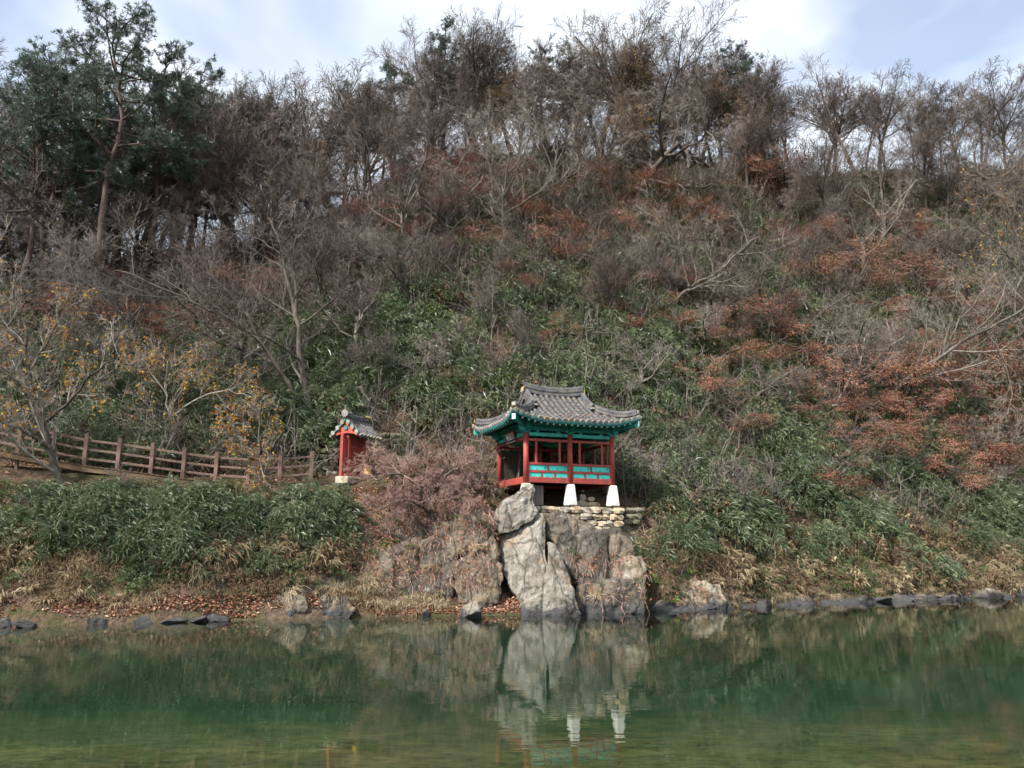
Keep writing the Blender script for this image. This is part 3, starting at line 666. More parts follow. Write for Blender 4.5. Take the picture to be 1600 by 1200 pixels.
M["granite"] = mat_worn("white_granite", [(0.3, (0.52, 0.52, 0.51)), (0.5, (0.68, 0.68, 0.66)), (0.8, (0.78, 0.78, 0.76))], 7.0, 0.8, 0.2, 60.0, dirt=(0.50, 0.49, 0.45), dirt_scale=1.5)
M["old_stone"] = mat_worn("old_pedestal_stone", [(0.3, (0.30, 0.27, 0.21)), (0.6, (0.46, 0.42, 0.34))], 5.0, 0.9, 0.4, 30.0, dirt=(0.20, 0.19, 0.10))
M["wood_purple"] = mat_worn("weathered_board", [(0.3, (0.10, 0.075, 0.075)), (0.55, (0.165, 0.125, 0.125)), (0.8, (0.23, 0.18, 0.17))], 3.0, 0.85, 0.5, 18.0, stretch=(3, 3, 0.3))
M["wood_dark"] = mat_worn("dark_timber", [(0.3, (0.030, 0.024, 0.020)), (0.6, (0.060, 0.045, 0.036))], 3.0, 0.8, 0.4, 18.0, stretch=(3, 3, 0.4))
M["fence_wood"] = mat_worn("stained_fence_wood", [(0.3, (0.105, 0.066, 0.052)), (0.5, (0.185, 0.122, 0.097)), (0.75, (0.29, 0.21, 0.172))], 3.0, 0.8, 0.4, 25.0, stretch=(1, 1, 0.5))
M["deck_wood"] = mat_worn("deck_wood", [(0.3, (0.10, 0.065, 0.042)), (0.5, (0.18, 0.12, 0.075)), (0.75, (0.27, 0.19, 0.125))], 2.0, 0.85, 0.4, 25.0)
M["sign_black"] = mat_worn("sign_lacquer", [(0.3, (0.016, 0.012, 0.014)), (0.6, (0.030, 0.022, 0.024))], 4.0, 0.5, 0.1, 30.0)
M["white"] = mat_worn("white_lettering", [(0.3, (0.75, 0.75, 0.74)), (0.6, (0.82, 0.82, 0.80))], 4.0, 0.6, 0.05, 30.0)
M["yellow"] = mat_worn("yellow_plastic", [(0.3, (0.62, 0.40, 0.03)), (0.6, (0.75, 0.52, 0.05))], 4.0, 0.45, 0.1, 20.0, dirt=(0.45, 0.30, 0.05))

# ------------------------------------------------------------------ tiled roofs
TILE_L, TILE_R = 0.31, 0.078
def tile_mesh(disc=False):
    """half-round cover tile lying along +y (up the slope), a little narrower at its upper end"""
    V, Fq = [], []
    n = 6
    for y, r in ((-0.02, TILE_R), (TILE_L + 0.03, TILE_R * 0.86)):
        for k in range(n + 1):
            a = math.pi * k / n; V.append((r * math.cos(a), y, r * math.sin(a) * 1.05 + (0.0 if y < 0 else -0.008)))
    for k in range(n): Fq.append((k, k + 1, n + 2 + k, n + 1 + k))
    mi = [0] * n
    b = len(V)
    for k in range(n + 1):
        a = math.pi * k / n; V.append((TILE_R * .78 * math.cos(a), -0.02, TILE_R * .78 * math.sin(a)))
    for k in range(n): Fq.append((k + 1, k, b + k, b + k + 1)); mi.append(0)
    if disc:   # round face of the eave tile
        b = len(V); m = 12; R = TILE_R * 1.3
        for y in (-0.05, -0.005):
            for k in range(m):
                a = 2 * math.pi * k / m; V.append((R * math.cos(a), y - 0.02 * math.sin(a), R * math.sin(a) - 0.012))
        V.append((0, -0.058, -0.012))
        for k in range(m):
            k2 = (k + 1) % m
            Fq.append((b + k, b + k2, b + m + k2, b + m + k)); mi.append(1)
            Fq.append((b + 2 * m, b + k2, b + k)); mi.append(1)
    me = bpy.data.meshes.new("tile"); me.from_pydata(V, [], Fq)
    me.polygons.foreach_set("material_index", np.array(mi, np.int32)); me.update()
    return me
T_COVER, T_EAVE = tile_mesh(), tile_mesh(True)
T_EAVE.materials.append(M["tile"]); T_EAVE.materials.append(M["tile_end"])
def frame_from(yv, up=(0, 0, 1)):
    y = Vector(yv).normalized(); x = y.cross(Vector(up)).normalized(); z = x.cross(y)
    return Matrix((x, y, z)).transposed().to_4x4()
def put_tile(o_or_none, p, yv, me, name, parent, rng):
    o = link(name, me, M["tile"] if me is T_COVER else None, parent)
    m = frame_from(yv); m.translation = Vector(p)
    o.matrix_basis = m @ Matrix.Rotation(rng.uniform(-.05, .05), 4, 'Z') @ Matrix.Rotation(rng.uniform(-.02, .02), 4, 'X')
    return o
def join_meshes(name, items):
    """[(mesh, matrix)] -> one mesh (for the tiling that the photograph does not show)"""
    bm = bmesh.new()
    for me, mt in items:
        k = len(bm.verts); bm.from_mesh(me); bm.verts.ensure_lookup_table()
        bmesh.ops.transform(bm, matrix=mt, verts=bm.verts[k:])
    r = bpy.data.meshes.new(name); bm.to_mesh(r); bm.free(); return r
RIDGE_PROF = lambda w, h, k: [(-w, 0)] + sum([[(-w * (1 if j % 2 == 0 else .86), h * (j + .12) / k), (-w * (1 if j % 2 == 0 else .86), h * (j + .92) / k)] for j in range(k)], []) + \
    [(-w * .62, h), (-w * .55, h + .05), (-w * .25, h + .085), (w * .25, h + .085), (w * .55, h + .05), (w * .62, h)] + \
    sum([[(w * (1 if j % 2 == 0 else .86), h * (j + .92) / k), (w * (1 if j % 2 == 0 else .86), h * (j + .12) / k)] for j in reversed(range(k))], []) + [(w, 0)]

# ------------------------------------------------------------------ pavilion
PW, PD = 4.19, 3.38                      # post lines: width along the front, depth
ROT = math.radians(21)
corner = P(822, 755, 33.3)               # foot of the near corner post
ex = np.array((math.cos(ROT), math.sin(ROT), 0)); ey = np.array((-math.sin(ROT), math.cos(ROT), 0))
pc = corner + ex * PW / 2 + ey * PD / 2
pav = empty("pavilion", pc, ROT)
tag(pav, "red and teal timber pavilion with grey tiled roof above the boulders", "pavilion")
HX, HY = PW / 2, PD / 2
POST_H = 2.18
def cyl_mesh(name, r0, r1, h, n=14):
    V = [(r * math.cos(2 * math.pi * k / n), r * math.sin(2 * math.pi * k / n), z) for z, r in ((0, r0), (h, r1)) for k in range(n)]
    Fc = [(k, (k + 1) % n, n + (k + 1) % n, n + k) for k in range(n)] + [tuple(range(n))[::-1], tuple(range(n, 2 * n))]
    me = bpy.data.meshes.new(name); me.from_pydata(V, [], Fc)
    sm = [True] * n + [False, False]; me.polygons.foreach_set("use_smooth", np.array(sm)); me.update(); return me
post_me = cyl_mesh("post", 0.125, 0.115, POST_H)
def frustum(name, wt, wb, h):
    V = [(s * wb, t * wb, 0) for s, t in ((-1, -1), (1, -1), (1, 1), (-1, 1))] + [(s * wt, t * wt, h) for s, t in ((-1, -1), (1, -1), (1, 1), (-1, 1))]
    bm = bmesh.new(); vs = [bm.verts.new(v) for v in V]
    for f in ((3, 2, 1, 0), (4, 5, 6, 7), (0, 1, 5, 4), (1, 2, 6, 5), (2, 3, 7, 6), (3, 0, 4, 7)): bm.faces.new([vs[i] for i in f])
    bmesh.ops.bevel(bm, geom=bm.edges[:], offset=0.035, segments=1, affect='EDGES')
    me = bpy.data.meshes.new(name); bm.to_mesh(me); bm.free(); return me
for sx in (-1, 0, 1):
    for sy in (-1, 1):
        o = link("post", post_me, M["red"], pav); o.location = (sx * HX, sy * HY, 0)
        w = pc + ex * sx * HX + ey * sy * HY
        gz = ground(w[0], w[1]) - pc[2]
        if sy == -1 and sx >= 0:
            q = link("pedestal", frustum("pedestal", 0.16, 0.24, 0.92), M["granite"], pav); q.location = (sx * HX, sy * HY, -0.92)
        elif sy == -1:
            q = link("pedestal", frustum("pedestal", 0.17, 0.22, 0.34), M["old_stone"], pav); q.location = (sx * HX, sy * HY, -0.34)
        else:
            h = 0.30 if sx < 0 else max(0.3, -gz + 0.1)
            q = link("pedestal", frustum("pedestal", 0.17, 0.25, h), M["old_stone"], pav); q.location = (sx * HX, sy * HY, -h)
        # bracket block with winged arms on the post head
        b = box("bracket", (0.30, 0.30, 0.10), (sx * HX, sy * HY, POST_H + 0.06), M["teal"], pav)
        for k, (dx, dy) in enumerate(((1, 0), (0, 1))):
            prof = [(-.46, .20), (-.40, .06), (-.22, .0), (.22, .0), (.40, .06), (.46, .20), (.30, .26), (-.30, .26)]
            bm = bmesh.new(); f0 = [bm.verts.new((p, -.05, z)) for p, z in prof]; f1 = [bm.verts.new((p, .05, z)) for p, z in prof]
            bm.faces.new(f0); bm.faces.new(f1[::-1]); n_ = len(prof)
            for i in range(n_): bm.faces.new((f0[(i + 1) % n_], f0[i], f1[i], f1[(i + 1) % n_]))
            bmesh.ops.recalc_face_normals(bm, faces=bm.faces)
            me = bpy.data.meshes.new("bracket_arm"); bm.to_mesh(me); bm.free()
            a = link("bracket_arm", me, M["teal_light"] if k == 0 else M["teal"], b); a.location = (0, 0, 0.055 + 0.003 * k); a.rotation_euler = (0, 0, 0 if dx else math.pi / 2); a.scale = (0.8, 1.1, 1)
# floor with its edge beams
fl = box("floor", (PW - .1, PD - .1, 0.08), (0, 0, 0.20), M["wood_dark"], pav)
for sy in (-1, 1):
    for k in (-1, 1):
        box("sill_beam", (HX - .2, 0.16, 0.24), (k * HX / 2, sy * HY, 0.16), M["red"], pav)
for sx in (-1, 1): box("sill_beam", (0.18, PD - .2, 0.30), (sx * HX, 0, 0.15), M["red"], pav)
def rail_bay(x0, x1, y, axis, mull=(0.2, 0.79)):
    """balustrade with coloured panels and an open frame above, between two posts"""
    L = x1 - x0 - .2; c = (x0 + x1) / 2
    def place(nm, size, along, z, mat, par=pav, off=0.0):
        s = size if axis == 'x' else (size[1], size[0], size[2])
        pos = (c + along, y + off, z) if axis == 'x' else (y + off, c + along, z)
        return box(nm, s, pos, mat, par)
    place("rail", (L, 0.10, 0.11), 0, 0.86, M["red"])
    place("rail", (L, 0.085, 0.10), 0, 0.525, M["red"])
    place("head_rail", (L, 0.10, 0.12), 0, 1.90, M["red"])
    for n_, z, h in ((2, 0.69, 0.225), (3, 0.375, 0.195)):
        w = L / n_
        for i in range(n_):
            al = -L / 2 + w * (i + .5)
            place("panel", (w - .09, 0.03, h), al, z, M["cyan"])
            if i: place("panel_stile", (0.075, 0.07, h), -L / 2 + w * i, z, M["red"])
        for s in (-1, 1): place("panel_stile", (0.05, 0.07, h), s * (L / 2 - .028), z, M["red"])
    for m_ in mull: place("mullion", (0.10, 0.08, 0.925), -L / 2 + L * m_, 1.378, M["red"])
rail_bay(-HX, 0, -HY, 'x'); rail_bay(0, HX, -HY, 'x')
rail_bay(-HY, HY, HX, 'y', (0.12, 0.5, 0.88))
for k in (-1, 1): box("head_rail", (HX - .2, .10, .12), (k * HX / 2, HY, 1.90), M["red_old"], pav)
box("head_rail", (0.10, PD - .2, 0.12), (-HX, 0, 1.97), M["red"], pav)
# back wall of the closed left bay, and the open right bay's mullions
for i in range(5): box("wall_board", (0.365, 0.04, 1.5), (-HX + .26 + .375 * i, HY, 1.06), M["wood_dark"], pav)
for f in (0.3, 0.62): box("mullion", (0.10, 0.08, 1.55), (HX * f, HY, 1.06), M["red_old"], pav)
box("door_stile", (0.09, 0.07, 1.5), (-HX * .38, HY - .1, 1.06), M["red_old"], pav)
box("door_stile", (0.09, 0.07, 1.5), (-HX * .18, HY - .1, 1.06), M["red_old"], pav)
# lintels: bright beam, dark slot with small bearing blocks, upper beam
def lintel(x0, x1, y, axis):
    L = x1 - x0 - .26; c = (x0 + x1) / 2
    def pl(nm, s3, al, z, mat):
        s = s3 if axis == 'x' else (s3[1], s3[0], s3[2]); return box(nm, s, (c + al, y, z) if axis == 'x' else (y, c + al, z), mat, pav)
    pl("lintel", (L, 0.14, 0.16), 0, 2.15, M["teal_light"])
    for f in (-.28, .28): pl("bearing_block", (0.14, 0.13, 0.085), f * L, 2.275, M["teal_light"])
    pl("upper_lintel", (L, 0.12, 0.19), 0, 2.415, M["teal"])
for sy in (-1, 1): lintel(-HX, 0, sy * HY, 'x'); lintel(0, HX, sy * HY, 'x')
for sx in (-1, 1): lintel(-HY, HY, sx * HX, 'y')
pur = cyl_mesh("purlin", 0.12, 0.12, 1.0, 12)
for sy in (-1, 1):
    o = link("purlin", pur, M["teal"], pav); o.location = (-HX - .35, sy * HY, 2.64); o.rotation_euler = (0, math.pi / 2, 0); o.scale = (1, 1, PW + .7)
for sx in (-1, 1):
    o = link("purlin", pur, M["teal"], pav); o.location = (sx * HX, HY + .35, 2.64); o.rotation_euler = (math.pi / 2, 0, 0); o.scale = (1, 1, PD + .7)
# roof shape
RA, RB, XG = HX + 1.0, HY + 1.0, 1.42
ZE, ZP = 2.62, 4.28
def prof(t):
    t = np.clip(np.asarray(t, float) / RB, 0, 1); return ZE + (ZP - ZE) * (0.60 * t + 0.40 * t * t)
def corner_lift(x, y):
    cx = np.clip((np.abs(x) - RA * .35) / (RA * .65), 0, 1); cy_ = np.clip((np.abs(y) - RB * .35) / (RB * .65), 0, 1)
    return 0.34 * cx ** 2 * cy_ ** 2 + 0.05 * cx ** 2 + 0.05 * cy_ ** 2
def rz(x, y, side=False):
    """height of the tile bed; side=True for the small end slopes"""
    x = np.asarray(x, float); y = np.asarray(y, float)
    tf, ts = RB - np.abs(y), RA - np.abs(x)
    t = np.where(np.abs(x) > XG, np.minimum(tf, ts), tf)
    return prof(t) + corner_lift(x, y)
def grid_mesh(name, xs, ys, fn, flip=False):
    X, Y = np.meshgrid(xs, ys); Z = fn(X, Y); V = np.stack([X, Y, Z], -1).reshape(-1, 3); r, c = X.shape
    i = (np.arange(r - 1)[:, None] * c + np.arange(c - 1)[None, :]).ravel(); q = np.stack([i, i + 1, i + c + 1, i + c], -1)
    return V, (q[:, ::-1] if flip else q)
gx = np.unique(np.concatenate([np.linspace(-RA, -XG - .001, 22), np.linspace(-XG + .001, XG - .001, 36), np.linspace(XG + .001, RA, 22)]))
gy = np.linspace(-RB, RB, 64)
Vt, Qt = grid_mesh("roof", gx, gy, lambda X, Y: rz(X, Y))
Vb, Qb = grid_mesh("roof", gx, gy, lambda X, Y: rz(X, Y) - 0.10, True)
r_, c_ = 64, len(gx)
edge = [(i) for i in range(c_)] + [c_ * (j + 1) - 1 for j in range(1, r_)] + [c_ * (r_ - 1) + i for i in range(c_ - 2, -1, -1)] + [c_ * j for j in range(r_ - 2, 0, -1)]
eq = np.array([(edge[(k + 1) % len(edge)], edge[k], edge[k] + len(Vt), edge[(k + 1) % len(edge)] + len(Vt)) for k in range(len(edge))])
rm = mesh_np("roof", np.concatenate([Vt, Vb]), [Qt, Qb + len(Vt), eq], midx=[0] * len(Qt) + [1] * len(Qb) + [1] * len(eq))
rm.materials.append(M["tile_bed"]); rm.materials.append(M["teal"])
roof = link("roof", rm, None, pav)
# cover tiles: seen slopes (front, left end) as single tiles, hidden ones joined
rng = np.random.default_rng(5)
hidden = []
def lay_row(pt, y_of, start, end, visible):
    """tiles from eave to top along a line; pt(s)->xyz"""
    s = start; first = True
    L = 0.31
    while s < end - 0.1:
        p0, p1 = np.array(pt(s)), np.array(pt(min(s + 0.2, end)))
        d = p1 - p0; d /= np.linalg.norm(d)
        me = T_EAVE if first else T_COVER
        pos = p0 + np.array((0, 0, 0.012))
        if visible: put_tile(None, pos, d, me, "eave_tile" if first else "cover_tile", roof, rng)
        else:
            m = frame_from(d); m.translation = Vector(pos); hidden.append((me, m))
        s += L * math.hypot(d[0], d[1]); first = False
nrow = 22
for sgn in (-1, 1):
    for i in range(nrow):
        x = -RA + 0.12 + (2 * RA - 0.24) * i / (nrow - 1)
        te = RB - 0.1 if abs(x) <= XG + .05 else (RA - abs(x)) - 0.05
        lay_row(lambda s, x=x: (x, sgn * (RB - s), float(rz(x, sgn * (RB - s)))), None, 0.0, max(te, 0.14), sgn < 0)
nside = 19
for sgn in (-1, 1):
    for i in range(nside):
        y = -RB + 0.12 + (2 * RB - 0.24) * i / (nside - 1)
        te = min(RA - XG + .0, RB - abs(y)) - 0.05
        lay_row(lambda s, y=y: (sgn * (RA - s), y, float(prof(min(s, RB - abs(y))) + corner_lift(RA - s, y))), None, 0.0, max(te, 0.14), sgn < 0)
hm = join_meshes("roof_tiling", hidden); 
if not hm.materials: hm.materials.append(M["tile"]); hm.materials.append(M["tile_end"])
ht = link("roof_tiling", hm, None, roof); ht["kind"] = "stuff"
# ridges
sx = np.linspace(-XG - .12, XG + .12, 25)
main = np.stack([sx, sx * 0, ZP - 0.05 + 0.14 * (np.abs(sx) / XG) ** 2.2], -1)
o = link("ridge", sweep_mesh("ridge", main, RIDGE_PROF(0.13, 0.36, 4)), M["tile"], roof)
for s in (-1, 1):
    e = box("ridge_end_tile", (0.05, 0.30, 0.26), (s * (XG + .16), 0, ZP + 0.20), M["tile_end"], roof, (0, s * -.15, 0), 0.03)
    f = box("ridge_horn", (0.08, 0.12, 0.20), (s * (XG + .10), 0, ZP + 0.50), M["tile"], roof, (0, s * .35, 0), 0.04)
    for t in (-1, 1):
        ys = np.linspace(0.10, 1.18, 10)
        path = np.stack([ys * 0 + s * (XG + .02), t * ys, rz(ys * 0 + s * (XG - .02), t * ys) + 0.04 + 0.05 * ((ys - .1) / 1.08) ** 2], -1)
        link("descending_ridge", sweep_mesh("descending_ridge", path, RIDGE_PROF(0.10, 0.20, 3)), M["tile"], roof)
        box("ridge_end_tile", (0.20, 0.06, 0.17), tuple(path[-1] + np.array((0, t * .05, .12))), M["tile_end"], roof, (t * .3, 0, 0), 0.03)
        k = np.linspace(0.0, 1.0, 14)
        hx = (XG - .15) + (RA - XG + .18) * k; hy = (RB - (RA - (XG - .15))) + (RA - XG + .18) * k
        hx_, hy_ = np.minimum(hx, RA + .02), np.minimum(hy, RB + .02)
        path = np.stack([s * hx_, t * hy_, prof(RA - hx_) + corner_lift(hx_, hy_) + 0.05 + 0.10 * k ** 3], -1)
        link("hip_ridge", sweep_mesh("hip_ridge", path[:-1], RIDGE_PROF(0.10, 0.19, 3)), M["tile"], roof)
        box("ridge_end_tile", (0.19, 0.06, 0.16), tuple(path[-2] + np.array((s * .03, t * .03, .12))), M["tile_end"], roof, (0, 0, math.atan2(t, s) - math.pi / 2), 0.03)
    # gable wall with bargeboards above each end slope
    zb = float(prof(RA - XG)); yb = RB - (RA - XG)
    gv = [(s * (XG - .02), -yb - .1, zb), (s * (XG - .02), yb + .1, zb), (s * (XG - .02), 0, ZP + .02), (s * (XG - .10), -yb - .1, zb), (s * (XG - .10), yb + .1, zb), (s * (XG - .10), 0, ZP + .02)]
    gm = bpy.data.meshes.new("gable"); gm.from_pydata(gv, [], [(0, 1, 2), (5, 4, 3), (0, 3, 4, 1), (1, 4, 5, 2), (2, 5, 3, 0)]); link("gable", gm, M["tile_bed"], roof)
    for t in (-1, 1):
        ys = np.linspace(0.0, yb + .15, 8)
        path = np.stack([ys * 0 + s * (XG + .06), t * ys, prof(RB - ys) - 0.07], -1)
        link("bargeboard", sweep_mesh("bargeboard", path, [(-.025, -.10), (-.025, .10), (.025, .10), (.025, -.10)]), M["tile"], roof)
# rafters with pale ends, eave boards, corner hip rafters
raf = cyl_mesh("rafter", 0.052, 0.052, 1.35, 9); raf.materials.append(M["teal"]); raf.materials.append(M["rafter_end"])
mi = np.zeros(len(raf.polygons), np.int32); mi[-2] = 1; raf.polygons.foreach_set("material_index", mi)
def rafter(p, d):
    o = link("rafter", raf, None, pav); z = Vector(d).normalized(); o.matrix_basis = Matrix.Translation(Vector(p)) @ z.to_track_quat('Z', 'Y').to_matrix().to_4x4()
for t in (-1, 1):
    for i in range(19):
        x = (-1 + 2 * (i + .5) / 19) * (RA - .35); fan = max(0, abs(x) - HX * .75) * 0.45 * np.sign(x)
        z0, z1 = float(rz(x, t * RB)) - 0.17, float(rz(x - fan, t * (RB - 1.35))) - 0.19
        rafter((x, t * (RB - .10), z0), (-fan, -t * 1.25, min(z1 - z0, .55)))
    for i in range(15):
        y = (-1 + 2 * (i + .5) / 15) * (RB - .35); fan = max(0, abs(y) - HY * .7) * 0.45 * np.sign(y)
        z0, z1 = float(rz(t * RA, y)) - 0.17, float(rz(t * (RA - 1.35), y - fan)) - 0.19
        rafter((t * (RA - .10), y, z0), (-t * 1.25, -fan, min(z1 - z0, .55)))
    k = np.linspace(-1, 1, 24)
    link("eave_board", sweep_mesh("eave_board", np.stack([k * (RA - .03), k * 0 + t * (RB - .05), rz(k * (RA - .03), k * 0 + t * RB) - 0.10], -1), [(-.03, -.045), (-.03, .045), (.03, .045), (.03, -.045)]), M["teal"], roof)
    link("eave_board", sweep_mesh("eave_board", np.stack([k * 0 + t * (RA - .05), k * (RB - .03), rz(k * 0 + t * RA, k * (RB - .03)) - 0.103], -1), [(-.03, -.045), (-.03, .045), (.03, .045), (.03, -.045)]), M["teal"], roof)
    for s in (-1, 1):
        k = np.linspace(0, 1, 8)
        path = np.stack([s * (HX - .2 + (1.12) * k), t * (HY - .2 + 1.12 * k), 2.60 + 0.02 * k + 0.12 * k ** 2], -1)
        h = link("hip_rafter", sweep_mesh("hip_rafter", path, [(-.08, -.14), (-.08, .12), (.08, .12), (.08, -.14)]), M["teal"], pav)
        box("hip_rafter_end", (0.17, 0.02, 0.24), tuple(path[-1] + np.array((s * .01, t * .01, -.01))), M["rafter_end"], h, (0, 0, math.atan2(t, s) - math.pi / 2), 0.01)
# name board on the left end
sg = box("signboard", (0.05, 1.05, 0.46), (-HX - .20, -0.28, 2.16), M["sign_black"], pav, (0, math.radians(-14), 0))
for dz, dy, s in ((.225, 0, (.07, 1.09, .035)), (-.225, 0, (.07, 1.09, .035)), (0, .53, (.07, .035, .42)), (0, -.53, (.07, .035, .42))):
    box("sign_frame", s, (0, dy, dz), M["plaster"] if dz < 0 else M["red_old"], sg, bev=0.006)
for i, ch in enumerate("停玉春"):
    cu = bpy.data.curves.new("letter", 'FONT'); cu.body = ch; cu.size = 0.33; cu.extrude = 0.006; cu.offset = 0.006; cu.align_x = 'CENTER'; cu.align_y = 'CENTER'
    tmp = bpy.data.objects.new("letter", cu); COL.objects.link(tmp); bpy.context.view_layer.update()
    me = bpy.data.meshes.new_from_object(tmp.evaluated_get(bpy.context.evaluated_depsgraph_get())); bpy.data.objects.remove(tmp)
    lo = link("letter", me, M["white"], sg); lo.location = (-0.036, 0.26 - 0.31 * i, -0.01); lo.rotation_euler = (math.pi / 2, 0, -math.pi / 2)

# weathered board and a stone post under the floor, seen between the pedestals
bx0 = pc + ex * (-HX + .55) + ey * (-HY + .25)
wb = empty("wooden_hatch", (bx0[0], bx0[1], bx0[2] - .92), ROT); tag(wb, "weathered purple-brown board panel standing below the pavilion floor", "panel")
for i in range(4): box("board", (0.178, 0.04, 0.86), (-.27 + .18 * i, 0, 0.43), M["wood_purple"], wb)
for z in (0.15, 0.72): box("batten", (0.70, 0.03, 0.07), (0, 0.036, z), M["wood_purple"], wb)

# ------------------------------------------------------------------ stone walls, stone by stone
def stone_mesh(seed):
    r = np.random.default_rng(seed); bm = bmesh.new(); bmesh.ops.create_cube(bm, size=1.0)
    bmesh.ops.subdivide_edges(bm, edges=bm.edges[:], cuts=1, use_grid_fill=True)
    for v in bm.verts:
        p = np.array(v.co); q = np.abs(p) > .4
        k = q.sum(); p = p * (1.0 if k == 1 else 0.93 if k == 2 else 0.82) + r.normal(0, 0.035, 3); v.co = p
    me = bpy.data.meshes.new("stone"); bm.to_mesh(me); bm.free(); return me
def mat_stone(name, a, b, c, moss=0.0):
    return mat_worn(name, [(0.3, a), (0.5, b), (0.72, c)], 2.2, 0.9, 0.5, 22.0, "World", dist=0.02, dirt=(0.10, 0.10, 0.045) if moss else (0.20, 0.16, 0.11), dirt_scale=1.3 if moss else 3.0)
WST = [mat_stone("wall_stone_tan", (0.36, 0.27, 0.17), (0.50, 0.39, 0.26), (0.60, 0.50, 0.36)), mat_stone("wall_stone_buff", (0.40, 0.32, 0.22), (0.55, 0.45, 0.32), (0.64, 0.56, 0.43)),
       mat_stone("wall_stone_grey", (0.26, 0.23, 0.19), (0.38, 0.34, 0.28), (0.48, 0.44, 0.37))]
RST = [mat_stone("rubble_pale", (0.26, 0.25, 0.23), (0.38, 0.37, 0.34), (0.50, 0.48, 0.44), 1), mat_stone("rubble_moss", (0.09, 0.085, 0.055), (0.17, 0.16, 0.11), (0.27, 0.25, 0.20), 1)]
ST_ME = {}
def get_stone(k, mat):
    key = (k, mat.name)
    if key not in ST_ME: m_ = stone_mesh(300 + k); m_.materials.append(mat); ST_ME[key] = m_
    return ST_ME[key]
def wall(name, origin, rotz, rows, label, mats, seed, thick=0.4, wmin=.3, wmax=.62, jit=0.02, core=None):
    """rows: (x0, x1, z0, height)"""
    r = np.random.default_rng(seed); w = empty(name, origin, rotz); tag(w, label, "stone wall")
    for x0, x1, z0, h in rows:
        x = x0
        while x < x1 - 0.08:
            ww = min(r.uniform(wmin, wmax), x1 - x)
            if x1 - x - ww < 0.15: ww = x1 - x
            hh = h * r.uniform(0.86, 1.04)
            o = link("stone", get_stone(int(r.integers(8)), mats[int(r.integers(len(mats)))]), None, w)
            o.location = (x + ww / 2, r.normal(0, jit), z0 + hh / 2); o.scale = (ww * 1.0, thick * r.uniform(.9, 1.1), hh)
            o.rotation_euler = (r.normal(0, .03), r.normal(0, .03), r.normal(0, .04) + (math.pi if r.random() < .5 else 0)); x += ww
    xa, xb = min(q[0] for q in rows), max(q[1] for q in rows); za, zb = min(q[2] for q in rows), max(q[2] + q[3] for q in rows)
    return w
w0 = pc - ey * (HY + .02)
wall("retaining_wall", (w0[0], w0[1], pc[2] - .94), ROT,
     [(-1.85, 2.55, -.30, .30), (-1.75, 2.5, -.585, .285), (-.95, 2.5, -.86, .275), (-.1, 2.35, -1.12, .26), (.35, 2.3, -1.36, .24)],
     "tan dry-stone retaining wall under the pavilion's white pedestals", WST, 3, 0.5)
wall("stone_terrace", (w0[0] + ex[0] * 3.2, w0[1] + ex[1] * 3.2 + .3, pc[2] - .94), ROT, [(-.6, .45, -.26, .26), (-.6, .3, -.5, .24), (-.6, .2, -.74, .24)],
     "dark mossy low wall at the right end of the tan retaining wall", [RST[1]], 4, 0.5)
g1 = pc + ex * .95 + ey * (-HY + .9)
wall("foundation_stones", (g1[0], g1[1], pc[2] - .95), ROT, [(-.9, .9, 0, .3), (-.12, .18, .28, .32), (.25, .6, .28, .22)], "loose tan foundation stones in the shadow under the pavilion floor", [WST[2], WST[0]], 5, .4)

# ------------------------------------------------------------------ small gate
GR = math.radians(-22)                       # its ridge runs back and to the right
gb = P(554, 747, 36.0)
gate = empty("gate", gb, GR); tag(gate, "small red wooden gate with tiled gable roof beside the boardwalk", "gate")
GH, GLn, GWd = 1.92, 0.92, 0.80              # eave height, half length along ridge (y), half width of the roof
for y in (-.62, .62): box("post", (0.17, 0.17, 2.2), (0, y, 1.1), M["red"], gate)
box("front_post", (0.15, 0.15, 2.35), (-.12, -.92, 0.82), M["red"], gate)
for k in (-1, 1):
    d = box("door_leaf", (0.05, 0.515, 1.62), (0.03, k * .265, 0.95), M["red_old"], gate)
    for z in (.45, 0, -.45): box("door_batten", (0.03, 0.50, 0.09), (0.038, 0, z), M["red"], d)
    box("door_panel", (0.05, 0.25, 1.7), (-.06, -.75 if k < 0 else .75, 0.95), M["red"], gate)
box("threshold", (0.22, 1.75, 0.14), (0, 0, 0.07), M["red"], gate); box("door_lintel", (0.16, 1.5, 0.16), (0, 0, 1.86), M["red"], gate)
box("ridge_beam", (0.18, 1.8, 0.2), (0, 0, 2.25), M["teal"], gate)
box("foundation_stone", (0.7, 2.0, 0.35), (0, -.1, -.17), M["old_stone"], gate, bev=.05)
def gz_(x): return 2.72 - 0.82 * (np.abs(x) / GWd) ** 0.88
xs_ = np.linspace(-GWd, GWd, 19); ys_ = np.linspace(-GLn, GLn, 7)
Vt, Qt = grid_mesh("r", xs_, ys_, lambda X, Y: gz_(X)); Vb, Qb = grid_mesh("r", xs_, ys_, lambda X, Y: gz_(X) - 0.07, True)
r_, c_ = 7, 19
edge = [i for i in range(c_)] + [c_ * (j + 1) - 1 for j in range(1, r_)] + [c_ * (r_ - 1) + i for i in range(c_ - 2, -1, -1)] + [c_ * j for j in range(r_ - 2, 0, -1)]
eq = np.array([(edge[(k + 1) % len(edge)], edge[k], edge[k] + len(Vt), edge[(k + 1) % len(edge)] + len(Vt)) for k in range(len(edge))])
grm = mesh_np("roof", np.concatenate([Vt, Vb]), [Qt, Qb + len(Vt), eq], midx=[0] * len(Qt) + [1] * (len(Qb) + len(eq))); grm.materials.append(M["tile_bed"]); grm.materials.append(M["teal"])
groof = link("roof", grm, None, gate)
